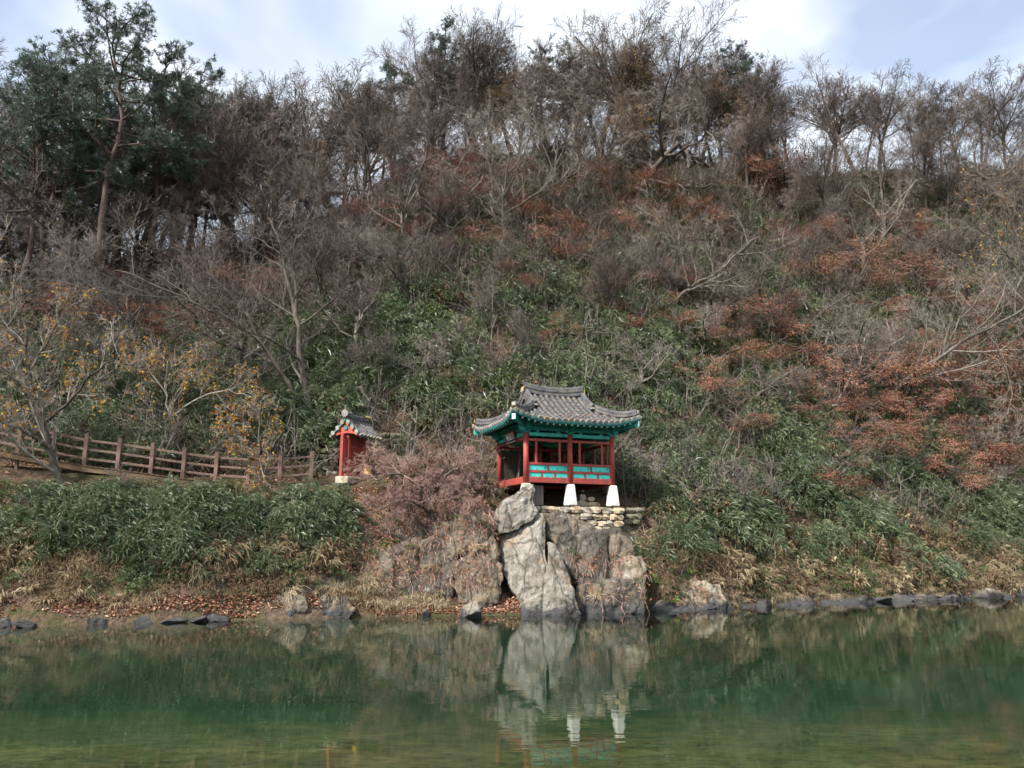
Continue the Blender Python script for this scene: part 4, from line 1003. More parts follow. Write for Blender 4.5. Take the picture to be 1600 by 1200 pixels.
for s in (-1, 1):
    for i in range(7):
        y = -GLn + .09 + (2 * GLn - .18) * i / 6
        x = GWd; first = True
        while x > 0.12:
            d = np.array((-s * 1.0, 0, (gz_(x - .05) - gz_(x)) / .05)); d /= np.linalg.norm(d)
            put_tile(None, (s * x, y, gz_(x) + .01), d, T_EAVE if first else T_COVER, "eave_tile" if first else "cover_tile", groof, rng)
            x -= 0.30 * abs(d[0]); first = False
    # verge tiles whose round ends face along the ridge
    for x in (0.16, 0.40, 0.64):
        for e in (-1, 1):
            put_tile(None, (s * x, e * (GLn + .02), gz_(x) - .01), (0, -e, 0), T_EAVE, "verge_tile", groof, rng)
for e in (-1, 1):
    yy = e * (GLn - .10)
    top = [(x, gz_(x) - 0.06) for x in np.linspace(-.74, .74, 13)]; bot = [(.66, 1.83), (.40, 1.96), (.16, 2.0), (-.16, 2.0), (-.40, 1.96), (-.66, 1.83)]
    pr = top + bot; bm = bmesh.new(); f0 = [bm.verts.new((x, yy - .03, z)) for x, z in pr]; f1 = [bm.verts.new((x, yy + .03, z)) for x, z in pr]
    bm.faces.new(f0); bm.faces.new(f1[::-1])
    for i in range(len(pr)): bm.faces.new((f0[(i + 1) % len(pr)], f0[i], f1[i], f1[(i + 1) % len(pr)]))
    bmesh.ops.recalc_face_normals(bm, faces=bm.faces); bmesh.ops.triangulate(bm, faces=[f for f in bm.faces if len(f.verts) > 4])
    me = bpy.data.meshes.new("gable_board"); bm.to_mesh(me); bm.free(); link("gable_board", me, M["red_bright"], gate)
yy = np.linspace(-GLn - .05, GLn + .05, 12)
link("ridge", sweep_mesh("ridge", np.stack([yy * 0, yy, 2.70 + .10 * (yy / GLn) ** 2], -1), RIDGE_PROF(0.11, 0.15, 2)), M["tile"], groof)
for e in (-1, 1):
    o = link("ridge_end_tile", T_EAVE.copy(), None, groof); o.location = (0, e * (GLn + .06), 2.93); o.scale = (1.7, 1.2, 1.7); o.rotation_euler = (0, 0, 0 if e < 0 else math.pi); o.data.materials.clear(); o.data.materials.append(M["tile_end"]); o.data.materials.append(M["tile_end"])
box("ridge_horn", (0.13, 0.10, 0.34), (0, -GLn - .02, 3.13), M["tile"], groof, (.15, 0, 0), .05)
for i in range(6):
    for s in (-1, 1):
        o = link("rafter", raf, None, gate); y = -GLn + .2 + (2 * GLn - .4) * i / 5
        o.matrix_basis = Matrix.Translation((s * (GWd - .06), y, gz_(GWd) - .10)) @ Vector((-s * 1, 0, .85)).to_track_quat('Z', 'Y').to_matrix().to_4x4() @ Matrix.Diagonal((.7, .7, .7, 1))
ys0 = P(573, 742, 35.2)
yb_ = empty("yellow_box", (ys0[0], ys0[1], ys0[2] - .02), .1); tag(yb_, "small bright yellow box on the ground beside the red gate", "box")
bd = link("case", frustum("case", 0.10, 0.135, 0.42), M["yellow"], yb_); bd.scale = (1, .7, 1)
box("lid", (0.21, 0.15, 0.04), (0, 0, 0.435), M["yellow"], yb_); box("slot", (0.10, 0.012, 0.03), (0, -.095, 0.30), M["sign_black"], yb_, bev=.003)

def ground_wall(name, u0, u1, Y0, Y1, nrow, h, label, seed, mats=RST, raise_=0.0):
    a, b = gpt(u0, Y0), gpt(u1, Y1); d = b - a; L = math.hypot(d[0], d[1]); r = np.random.default_rng(seed)
    zb = min(a[2], b[2]) - 0.15 + raise_
    rows = []
    for k in range(nrow):
        s = r.uniform(0, .12) * L * (k / nrow); rows.append((s, L - r.uniform(0, .12) * L * (k / nrow), k * h, h))
    return wall(name, (a[0], a[1], zb), math.atan2(d[1], d[0]), rows, label, mats, seed, .5, .22, .55, .05)
ground_wall("rubble_wall", 486, 530, 36.6, 36.9, 5, .27, "mossy rubble wall left of the small red gate", 11, [RST[1], RST[1], RST[0]], .05)
ground_wall("rubble_wall", 584, 640, 38.0, 38.4, 4, .26, "mossy rubble wall right of the small red gate", 12, [RST[1]], .0)
ground_wall("rubble_wall", 85, 150, 34.3, 34.5, 4, .26, "pale rubble wall behind the fence near its left end", 13)
ground_wall("rubble_wall", 180, 240, 34.6, 34.9, 4, .25, "pale rubble wall behind the middle of the fence", 14)

# ------------------------------------------------------------------ boardwalk and fence
posts_px = [(-24, 664, 697, 30.9), (28, 672, 708, 31.2), (80, 680, 717, 31.5), (131, 685, 727, 31.8), (183, 691, 733, 32.15), (235, 698, 740, 32.5), (285, 704, 747, 32.8), (336, 709, 753, 33.1), (387, 713, 756, 33.4), (436, 713, 755, 33.8), (486, 709, 750, 34.3)]
foot = [P(u, vb, Y) for u, vt, vb, Y in posts_px]
fence = empty("fence", foot[0]); tag(fence, "reddish-brown wooden rail fence along the hillside boardwalk", "fence")
f0 = Vector(foot[0])
for i, p in enumerate(foot):
    q = foot[min(i + 1, len(foot) - 1)] - foot[max(i - 1, 0)]; az = math.atan2(q[1], q[0])
    o = box("post", (0.15, 0.15, 1.30), Vector(p) - f0 + Vector((0, 0, .60)), M["fence_wood"], fence, (0, 0, az), 0.015)
    c = box("post_cap", (0.17, 0.17, 0.03), (0, 0, 0.665), M["fence_wood"], o)
for a, b in zip(foot[:-1], foot[1:]):
    d = b - a; L = np.linalg.norm(d); az = math.atan2(d[1], d[0]); pit = -math.asin(d[2] / L)
    for z in (0.28, 0.66, 1.04):
        m_ = (a + b) / 2 - foot[0] + np.array((0, 0, z)) + np.array((-math.sin(az), math.cos(az), 0)) * 0.02
        box("rail", (round(L - .12, 2), 0.05, 0.10), m_, M["fence_wood"], fence, (0, pit, az), 0.01)
deck = empty("boardwalk", foot[0]); tag(deck, "brown plank boardwalk on the slope below the rail fence", "boardwalk")
for a, b in zip(foot[:-1], foot[1:]):
    d = b - a; L = np.linalg.norm(d); az = math.atan2(d[1], d[0]); pit = -math.asin(d[2] / L); nrm = np.array((-math.sin(az), math.cos(az), 0))
    m_ = (a + b) / 2 - foot[0]
    box("edge_beam", (L + .03, 0.09, 0.22), m_ - nrm * .12 + np.array((0, 0, -.17)), M["deck_wood"], deck, (0, pit, az), .01)
    box("back_beam", (L + .03, 0.09, 0.2), m_ + nrm * 1.2 + np.array((0, 0, -.18)), M["deck_wood"], deck, (0, pit, az), .01)
    nb = int(L / .21)
    for k in range(nb):
        p = a + d * (k + .5) / nb - foot[0] + nrm * .55
        box("deck_board", (0.19, 1.5, 0.04), p + np.array((0, 0, -.035)), M["deck_wood"], deck, (0, pit, az), .006)
for i in range(1, len(foot), 2):
    p = foot[i] - foot[0]; g = ground(foot[i][0], foot[i][1]) - foot[0][2]
    h = max(0.3, p[2] - .25 - g + .3); box("leg", (0.12, 0.12, round(h, 2)), (p[0], p[1] + .02, p[2] - .27 - h / 2), M["deck_wood"], deck)

# ------------------------------------------------------------------ tree skeletons
def grow(rng, out, p, d, L, r, lvl, spec):
    s = spec[lvl]
    n = s["n"]; pts = [p]; dd = d
    step = L / n
    for i in range(n):
        dd = dd + rng.normal(0, s["wig"], 3); dd[2] += s["up"]
        dd = dd / math.sqrt(dd @ dd + 1e-9); p = p + dd * step; pts.append(p)
    tip = max(r * s.get("tap", 0.45), s.get("rmin", 0.006))
    out.append((lvl, np.array(pts), np.linspace(r, tip, n + 1)))
    if lvl + 1 < len(spec): sprout(rng, out, pts, r, tip, L, lvl, spec)
def sprout(rng, out, pts, r, tip, L, lvl, spec, count=None):
    s = spec[lvl]; c = spec[lvl + 1]; n = len(pts) - 1
    k = count if count else max(1, int(round(s["kids"] * rng.uniform(.8, 1.2))))
    ph = rng.uniform(0, 6.28)
    for j in range(k):
        t = s["t0"] + (1 - s["t0"]) * (j + rng.uniform(0, 1)) / k
        f = min(t * n, n - 1e-3); i = int(f); b = pts[i] + (pts[i + 1] - pts[i]) * (f - i)
        ax = pts[i + 1] - pts[i]; ax = ax / (math.sqrt(ax @ ax) + 1e-9)
        ref = np.array((0, 0, 1.0)) if abs(ax[2]) < .9 else np.array((1.0, 0, 0))
        a = np.cross(ax, ref); a /= math.sqrt(a @ a); b2 = np.cross(ax, a)
        ph += 2.4 + rng.normal(0, .5); an = math.radians(rng.normal(s["ang"], s["ang"] * .22))
        dr = ax * math.cos(an) + (a * math.cos(ph) + b2 * math.sin(ph)) * math.sin(an)
        if s.get("flat"): dr[2] *= s["flat"]
        rr = (r + (tip - r) * t) * c["rr"]; rr = max(rr, c.get("rmin", 0.006))
        grow(rng, out, b, dr, L * c["lr"] * rng.uniform(.65, 1.2) * (1.15 - .45 * t if lvl else 1.0), rr, lvl + 1, spec)
def lv(n, wig, up, kids=0, t0=.3, ang=40, lr=.5, rr=.5, **k): return dict(n=n, wig=wig, up=up, kids=kids, t0=t0, ang=ang, lr=lr, rr=rr, **k)
VASE = [lv(7, .08, .02, 8, .48, 38, tap=.5), lv(6, .10, .06, 8, .22, 40, .72, .55), lv(4, .14, .05, 7, .15, 42, .46, .5, rmin=.010), lv(3, .16, .05, 7, .12, 40, .55, .55, rmin=.0100), lv(2, .2, .04, lr=.55, rr=.6, rmin=.008)]
SLIM = [lv(8, .07, .02, 15, .35, 42, tap=.35), lv(5, .12, .07, 7, .2, 42, .38, .45), lv(4, .15, .05, 6, .15, 42, .5, .5, rmin=.009), lv(3, .18, .05, 7, .12, 45, .55, .55, rmin=.0105), lv(2, .2, .05, lr=.55, rr=.6, rmin=.008)]
SPREAD = [lv(5, .16, .0, 6, .35, 58, tap=.6), lv(7, .17, .03, 8, .2, 48, 1.15, .6), lv(5, .2, .03, 7, .15, 46, .45, .5, rmin=.010), lv(3, .22, .02, 6, .15, 46, .5, .55, rmin=.0075), lv(2, .25, .02, lr=.55, rr=.6, rmin=.006)]
SCRUB = [lv(3, .12, .05, 6, .1, 34, tap=.6), lv(5, .14, .06, 8, .2, 38, 1.0, .6, rmin=.012), lv(4, .18, .04, 7, .15, 40, .5, .5, rmin=.008), lv(2, .2, .03, lr=.5, rr=.6, rmin=.006)]
MAPLE = [lv(5, .14, .0, 9, .25, 60, tap=.5), lv(5, .12, .0, 7, .3, 45, .75, .55, flat=.5), lv(4, .14, .0, 5, .2, 45, .5, .5, rmin=.009, flat=.35), lv(2, .16, -.02, lr=.55, rr=.6, rmin=.007)]
def tree_meshes(seed, spec, H0, r0, split=2, lean=(0, 0)):
    rng = np.random.default_rng(seed); out = []
    grow(rng, out, np.zeros(3), unit(np.array((lean[0], lean[1], 1.0))), H0, r0, 0, spec)
    return out
def skel_meshes(out, split, name="tree"):
    lo = [(p, r) for l, p, r in out if l < split]; hi = [(p, r) for l, p, r in out if l >= split]
    # root flare
    p0, r_0 = lo[0]; rr = r_0.copy(); rr[0] *= 1.35; lo[0] = (p0 - np.array([[0, 0, .35]]) * (np.arange(len(p0)) == 0)[:, None], rr)
    V, Q = tubes(lo); tm = mesh_np("trunk", V, [Q], smooth=True)
    V, Q = tubes(hi); cm = mesh_np("crown", V, [Q])
    return tm, cm
def tips(out, lvl):
    return np.array([p[-1] for l, p, r in out if l >= lvl]), np.array([p[-1] - p[-2] for l, p, r in out if l >= lvl])
def leaf_mesh(name, B, D, N, L, W, rng, droop=.2):
    V, Fc = leaf_arrays(B, D, N, L, W, droop)
    return mesh_np(name, V, [Fc], {"rnd": np.repeat(rng.random(len(B)), 4)})
def twig_leaves(out, lvl, rng, frac, size, per=2):
    T, D = tips(out, lvl); k = rng.random(len(T)) < frac; T, D = np.repeat(T[k], per, 0), np.repeat(D[k], per, 0)
    T = T + rng.normal(0, size * .5, T.shape)
    return leaf_mesh("foliage", T, D * .5 + rand_dirs(rng, len(T)) * .6 * np.linalg.norm(D, axis=1)[:, None], rand_dirs(rng, len(T)), rng.uniform(.7, 1.3, len(T)) * size, rng.uniform(.5, .8, len(T)) * size, rng, .3)
def spray_leaves(out, lvl, rng, per, rad, size, thick=.05):
    T, D = tips(out, lvl); T = np.repeat(T, per, 0)
    a = rng.uniform(0, 6.28, len(T)); q = rad * np.sqrt(rng.random(len(T)))
    B = T + np.stack([q * np.cos(a), q * np.sin(a), rng.normal(0, thick, len(T)) - .1 * q], -1)
    Dv = np.stack([np.cos(a), np.sin(a), rng.normal(-.35, .3, len(T))], -1)
    N = np.array([[0, 0, 1.0]]) + rng.normal(0, .35, (len(T), 3))
    return leaf_mesh("foliage", B, Dv, N, rng.uniform(.7, 1.3, len(T)) * size, rng.uniform(.45, .75, len(T)) * size, rng, .15)

PROTO = {}
def proto(key, parts): PROTO[key] = parts
def make_bare(key, seed, spec, H0, r0, bark, twig, leaves=None, split=2, lean=(0, 0)):
    out = tree_meshes(seed, spec, H0, r0, split, lean); tm, cm = skel_meshes(out, split)
    tm.materials.append(M[bark]); cm.materials.append(M[twig]); parts = [("trunk", tm), ("crown", cm)]
    if leaves:
        rng = np.random.default_rng(seed + 900); lm = leaves(out, rng); lm.materials.append(M[leaves.mat]); parts.append(("foliage", lm))
    top = max(float(p[:, 2].max()) for l, p, r in out)
    PROTO[key] = (parts, top)
def lf(kind, mat, **k):
    f = (lambda out, rng: twig_leaves(out, k["lvl"], rng, k["frac"], k["size"], k.get("per", 2))) if kind == "twig" else (lambda out, rng: spray_leaves(out, k["lvl"], rng, k["per"], k["rad"], k["size"]))
    f.mat = mat; return f
make_bare("vase1", 1, VASE, 6.4, .17, "bark_dark", "twig_brown")
make_bare("vase2", 2, VASE, 5.8, .15, "bark_dark", "twig_grey")
make_bare("vase3", 3, VASE, 7.0, .18, "bark_dark", "twig_brown", lean=(.12, 0))
make_bare("slim1", 4, SLIM, 9.5, .15, "bark_dark", "twig_brown")
make_bare("slim2", 5, SLIM, 9.0, .14, "bark_dark", "twig_grey", lean=(-.1, 0))
make_bare("slim3", 16, SLIM, 8.5, .14, "bark_dark", "twig_brown", lean=(.14, 0))
make_bare("spread1", 6, SPREAD, 3.0, .16, "bark_dark", "twig_grey")
make_bare("spread2", 7, SPREAD, 2.6, .15, "bark_pale", "twig_grey", lean=(.2, -.1))
make_bare("spread3", 8, SPREAD, 2.8, .15, "bark_dark", "twig_grey", lean=(-.25, -.1))
make_bare("scrub1", 9, SCRUB, 1.0, .06, "bark_pale", "bark_pale", split=1)
make_bare("scrub2", 10, SCRUB, 1.1, .06, "bark_dark", "twig_grey", split=1)
make_bare("autumn1", 11, VASE, 5.8, .16, "bark_dark", "twig_brown", lf("twig", "leaf_orange", lvl=3, frac=.5, size=.16, per=2))
make_bare("autumn2", 12, VASE, 5.6, .16, "bark_dark", "twig_brown", lf("twig", "leaf_brown", lvl=3, frac=.9, size=.15, per=2))
make_bare("maple1", 13, MAPLE, 3.0, .10, "bark_dark", "twig_red", lf("spray", "leaf_rust", lvl=2, per=7, rad=.50, size=.10))
make_bare("maple2", 14, MAPLE, 2.6, .09, "bark_dark", "twig_brown", lf("spray", "leaf_rust", lvl=2, per=7, rad=.52, size=.10))
make_bare("maple3", 15, MAPLE, 3.3, .10, "bark_dark", "twig_red", lf("spray", "leaf_red", lvl=2, per=7, rad=.50, size=.10))

def make_pine(key, seed, Ht, crown0, spread):
    rng = np.random.default_rng(seed); out = []
    n = 14; z = np.linspace(-.4, Ht, n); off = np.cumsum(rng.normal(0, Ht * .012, (n, 2)), 0); off -= off[0]
    tr = np.stack([off[:, 0], off[:, 1], z], -1); rad = np.linspace(Ht * .010 + .04, .03, n)
    limbs, twigs, tuft, td = [(tr, rad)], [], [], []
    nb = 27
    for i in range(nb):
        t = crown0 + (1 - crown0) * (i + rng.random()) / nb
        f = t * (n - 1); k = min(int(f), n - 2); b = tr[k] + (tr[k + 1] - tr[k]) * (f - k)
        a = i * 2.4 + rng.normal(0, .5); L = spread * (1.15 - .8 * ((t - crown0) / (1 - crown0)) ** 1.5) * rng.uniform(.6, 1.15)
        d = np.array((math.cos(a), math.sin(a), .15 + .5 * t * rng.random())); d /= np.linalg.norm(d)
        pts = [b]
        for j in range(5):
            d = d + rng.normal(0, .16, 3); d[2] += .06; d /= np.linalg.norm(d); pts.append(pts[-1] + d * L / 5)
        limbs.append((np.array(pts), np.linspace(.02 + .010 * L, .012, 6)))
        for j in range(int(7 + 3 * L)):
            s = .3 + .7 * rng.random(); f = s * 5; k = min(int(f), 4); b2 = pts[k] + (pts[k + 1] - pts[k]) * (f - k)
            d2 = unit(pts[k + 1] - pts[k]) + rng.normal(0, .6, 3); d2[2] = abs(d2[2]) * .5 + .15; d2 = unit(d2); L2 = rng.uniform(.35, .9)
            e = b2 + d2 * L2; twigs.append((np.array([b2, (b2 + e) / 2 + rng.normal(0, .05, 3), e]), np.array([.018, .012, .008])))
            for q in range(4):
                s2 = .35 + .65 * rng.random(); tuft.append(b2 + (e - b2) * s2 + rng.normal(0, .09, 3)); td.append(d2 + np.array((0, 0, .45)))
    tuft = np.array(tuft); td = unit(np.array(td)); per = 14
    B = np.repeat(tuft, per, 0); D = np.repeat(td, per, 0) * .55 + rand_dirs(rng, len(B)) * .8
    V, Fc = leaf_arrays(B, D, rand_dirs(rng, len(B)), rng.uniform(.15, .25, len(B)), np.full(len(B), .028), .05, 0)
    lm = mesh_np("foliage", V, [Fc], {"rnd": np.repeat(np.repeat(rng.random(len(tuft)), per) * .7 + rng.random(len(B)) * .3, 4)}); lm.materials.append(M["needles"])
    V, Q = tubes(limbs); tm = mesh_np("trunk", V, [Q], smooth=True); tm.materials.append(M["bark_pine"])
    V, Q = tubes(twigs); cm = mesh_np("crown", V, [Q]); cm.materials.append(M["bark_dark"])
    PROTO[key] = ([("trunk", tm), ("crown", cm), ("foliage", lm)], Ht)
make_pine("pine1", 51, 15.0, .50, 4.0); make_pine("pine2", 52, 13.0, .45, 3.2); make_pine("pine3", 53, 11.0, .40, 2.8)

TREES = []
def plant(name, key, loc, height=None, scale=None, rz_=0.0, cat="tree"):
    parts, top = PROTO[key]; s = scale if scale else height / top
    o = empty(name, loc, rz_); o.scale = (s, s, s)
    for nm, me in parts:
        c = bpy.data.objects.new(nm, me); COL.objects.link(c); c.parent = o
    if "foliage" in [p[0] for p in parts]:   # leaves belong to the crown
        ch = {c.name.split(".")[0]: c for c in o.children}
        for c in o.children:
            if c.name.startswith("foliage"):
                cr = [k for k in o.children if k.name.startswith("crown")][0]; c.parent = cr
    o["category"] = cat; o["kind"] = "thing"
    TREES.append(o); return o
def label_row(objs, fmt, group):
    """each tree told apart by its order from the left, counted within the part of the hill it stands on when the row is long"""
    objs = sorted(objs, key=lambda o: to_px(np.array(o.location))[0])
    if len(objs) <= 20:
        for k, o in enumerate(objs): o["label"] = fmt % (ordw(k + 1) + " from the left"); o["group"] = group
        return
    for a, b, where in ((-1e9, 400, "above the fence"), (400, 790, "above the gate"), (790, 1180, "above the pavilion"), (1180, 1e9, "above the right bank")):
        for k, o in enumerate([o for o in objs if a <= to_px(np.array(o.location))[0] < b]):
            o["label"] = fmt % (ordw(k + 1) + " from the left of those " + where); o["group"] = group
rng = np.random.default_rng(2024)
def ridgeY(u): return float(ctrl(np.array([(u - 800) / F_PX]))[0][0, 5])
def ctrlY(u, k): return float(ctrl(np.array([(u - 800) / F_PX]))[0][0, k])
# skyline row
def hwant(u): return float(np.interp(u, [-200, 0, 250, 450, 560, 700, 900, 1100, 1200, 1300, 1500, 1800], [16, 17, 18, 17.5, 15.5, 15, 15.5, 15.5, 13.5, 13.5, 13.5, 13]))
row = []
for u in np.arange(-150, 1760, 25):
    uu = u + rng.uniform(-16, 16); Y = ridgeY(uu) + rng.uniform(-2.0, 3.5)
    key = ["vase1", "slim1", "vase2", "slim2", "vase3", "slim3"][int(rng.integers(6))]
    row.append(plant("bare_tree", key, gpt(uu, Y), hwant(uu) * rng.uniform(.74, 1.06), rz_=rng.uniform(0, 6.28)))
label_row(row, "bare skyline tree, %s", "bare trees on the skyline")
# second row just below the skyline
row = []
for u in np.arange(-140, 1760, 31):
    uu = u + rng.uniform(-22, 22); Y = ridgeY(uu) - rng.uniform(3.5, 8.5)
    key = ["vase1", "slim1", "vase2", "slim2", "vase3", "slim3", "spread1"][int(rng.integers(7))]
    row.append(plant("bare_tree", key, gpt(uu, Y), hwant(uu) * rng.uniform(.55, .85), rz_=rng.uniform(0, 6.28)))
label_row(row, "bare tree just below the skyline, %s", "bare trees just below the skyline")
# upper slope
row = []
for u in np.arange(-120, 1740, 40):
    uu = u + rng.uniform(-28, 28); Y = ctrlY(uu, 4) + (ridgeY(uu) - ctrlY(uu, 4)) * rng.uniform(.05, .55)
    key = ["vase2", "slim2", "spread1", "spread2", "vase1", "spread3", "slim3"][int(rng.integers(7))]
    if 760 < uu < 1250 and rng.random() < .3: continue
    row.append(plant("bare_tree", key, gpt(uu, Y), rng.uniform(5.0, 8.5) * (1.25 if uu < 450 else 1), rz_=rng.uniform(0, 6.28)))
label_row(row, "bare upper-slope tree, %s", "bare trees on the upper slope")
# middle slope
row = []
for uu, fr, h, key in [(20, .5, 7, "vase2"), (120, .7, 8, "slim2"), (215, .55, 7, "vase2"), (300, .8, 7.5, "slim1"), (370, .45, 6, "spread1"), (560, .55, 6, "spread2"), (640, .75, 6.5, "vase2"), (690, .35, 4.5, "spread3"), (1120, .6, 5, "spread3"),
                       (1200, .8, 6, "spread1"), (1290, .55, 5.5, "spread2"), (1470, .7, 6.5, "spread1"), (1540, .45, 6, "spread3"), (1610, .7, 7, "vase2"), (760, .6, 5.0, "slim2"), (830, .5, 4.5, "spread1"), (930, .65, 5.5, "slim3"), (1000, .35, 4.5, "spread2"), (430, .8, 7, "vase1"), (500, .85, 7, "vase3"), (590, .3, 4.5, "vase2"), (1070, .8, 5.5, "vase2"), (1160, .3, 4.5, "spread1"), (1250, .25, 4.5, "vase2"), (1390, .3, 5, "spread1"), (1330, .85, 6, "vase3"), (70, .25, 5.5, "spread1"), (165, .3, 5.5, "vase2")]:
    Y = ctrlY(uu, 3) + (ctrlY(uu, 4) - ctrlY(uu, 3)) * fr
    row.append(plant("bare_tree", key, gpt(uu, Y), h, rz_=rng.uniform(0, 6.28)))
for u in np.arange(520, 1720, 38):
    uu = u + rng.uniform(-12, 12); Y = ctrlY(uu, 3) + (ctrlY(uu, 4) - ctrlY(uu, 3)) * rng.uniform(.25, 1.25)
    if 740 < uu < 980 and Y < ctrlY(uu, 3) + 6: Y += 5
    row.append(plant("bare_tree", ["slim1", "vase2", "slim2", "slim3", "vase1", "spread1"][int(rng.integers(6))], gpt(uu, Y), rng.uniform(3.4, 6.2), rz_=rng.uniform(0, 6.28)))
label_row(row, "bare mid-slope tree, %s", "bare trees in the mid-slope thicket")
# pines
row = []
for uu, Y, h, key, rz0 in [(95, 47, 19, "pine3", 2.5), (28, 43.5, 17.5, "pine2", 3.4), (215, 48, 17.5, "pine3", 5.2), (265, 50, 17, "pine2", 1.1), (150, 43.5, 21.5, "pine1", .6), (60, 45, 18, "pine2", 2), (15, 49, 17, "pine1", 4), (235, 51, 15.5, "pine2", 1), (300, 54, 14.5, "pine3", 3), (110, 53, 14, "pine3", 5), (350, 57, 13.5, "pine2", 2.2), (400, 58, 13.2, "pine1", .3)]:
    row.append(plant("pine_tree", key, gpt(uu, Y), h, rz_=rz0, cat="pine tree"))
label_row(row, "tall dark pine in the left group, %s", "pines on the left slope")
row = []
for uu, dY, h, key in [(560, 1, 12, "pine3"), (615, 2, 13, "pine2"), (690, 1, 13.5, "pine3"), (845, 4, 13, "pine2"), (905, 3, 12.5, "pine3"), (1165, -1, 13, "pine2"), (1130, 2, 11, "pine3"), (1460, 2, 9, "pine2")]:
    row.append(plant("pine_tree", key, gpt(uu, ridgeY(uu) + dY), h, rz_=rng.uniform(0, 6.28), cat="pine tree"))
label_row(row, "dark pine among bare trees on the skyline, %s", "pines on the skyline")
# trees that keep brown and orange leaves
row = []
for uu, dY, h, key in [(975, 0, 11.5, "autumn2"), (1045, -3, 10.5, "autumn2"), (1085, 1, 12, "autumn2"), (1125, -1, 12.5, "autumn2"), (1010, -5, 9, "autumn1"), (760, -2, 10, "autumn2"), (455, -3, 9.5, "autumn2"), (1180, -4, 9, "autumn2")]:
    row.append(plant("autumn_tree", key, gpt(uu, ridgeY(uu) + dY), h, rz_=rng.uniform(0, 6.28)))
label_row(row, "tree keeping orange-brown leaves near the skyline, %s", "trees with orange leaves near the skyline")
# maples with flat layers of rusty leaves: (column, row of the foot in the photograph, height)
def at_px(u, v):
    """first ground point that the photograph shows at u, v"""
    Y = np.linspace(26, 95, 400); a, b = (u - 800) / F_PX, (600 - v) / F_PX; k = Y / (CP - SP * b)
    x, z = a * k, CAM_Z + (SP + CP * b) * k; g = H(x, Y); i = int(np.argmax(g > z)) if (g > z).any() else 399
    return np.array((x[i], Y[i], g[i]))
row = []
MAP = [(1160, 600, 2.6, 2), (1130, 560, 2.6, 1), (945, 480, 2.6, 2), (820, 480, 2.6, 2), (1440, 480, 3.0, 1), (1560, 520, 3.0, 1), (1590, 700, 2.8, 1), (1250, 540, 2.8, 1), (1330, 600, 2.8, 2), (1380, 520, 2.8, 2), (1080, 360, 3.2, 2), (860, 370, 3.0, 2), (620, 400, 3.0, 3), (730, 420, 2.8, 1), (440, 440, 3, 2), (300, 480, 3, 3), (60, 470, 3, 1), (1430, 400, 3.2, 1), (1280, 400, 3.2, 2), (1200, 420, 3.0, 1),
       (705, 335, 4.2, 3), (650, 345, 3.6, 3), (755, 360, 4, 3), (690, 385, 3.2, 3), (810, 375, 3.4, 1), (560, 380, 3.4, 3), (500, 460, 2.8, 1),
       (850, 425, 3.4, 1), (910, 440, 3.0, 2), (975, 400, 3.6, 1), (1035, 480, 2.8, 1), (985, 540, 2.6, 2), (880, 545, 2.2, 1), (1060, 530, 2.6, 2), (1105, 400, 3.4, 1), (1010, 340, 3.6, 2), (1180, 330, 3.6, 1), (920, 335, 3.4, 1),
       (1240, 640, 3.0, 2), (1300, 665, 3.2, 1), (1205, 560, 2.8, 1), (1420, 655, 3.2, 2), (1500, 660, 3.2, 1), (1565, 640, 3.4, 2), (1480, 745, 2.8, 1), (1560, 760, 2.8, 2), (1370, 740, 2.6, 1), (1310, 800, 2.2, 2), (1410, 560, 3.0, 1), (1500, 520, 3.2, 2), (1340, 470, 3.2, 1), (1250, 470, 3.0, 2),
       (95, 540, 3.2, 1), (185, 545, 3.0, 2), (265, 560, 2.6, 1), (330, 560, 2.6, 3), (140, 500, 3.2, 3), (240, 490, 3.0, 1), (400, 500, 2.8, 1), (40, 580, 2.6, 2)]
MAP += [(1180, 700, 2.4, 2), (1270, 690, 2.6, 1), (1350, 680, 2.8, 2), (1450, 620, 3.0, 1), (1530, 600, 3.2, 2), (1590, 600, 3.2, 1), (1400, 700, 2.6, 1), (1520, 790, 2.2, 1), (1230, 600, 2.8, 2), (1320, 740, 2.4, 1), (1120, 640, 2.2, 1), (1440, 760, 2.4, 2)]
for u, v, h, k in MAP: row.append(plant("maple_tree", "maple%d" % k, at_px(u, v), h * rng.uniform(1.05, 1.35) * (1.22 if u > 1090 else 1.0), rz_=rng.uniform(0, 6.28), cat="maple tree"))
label_row(row, "small maple with layered rusty leaves, %s", "rusty maples on the slope")

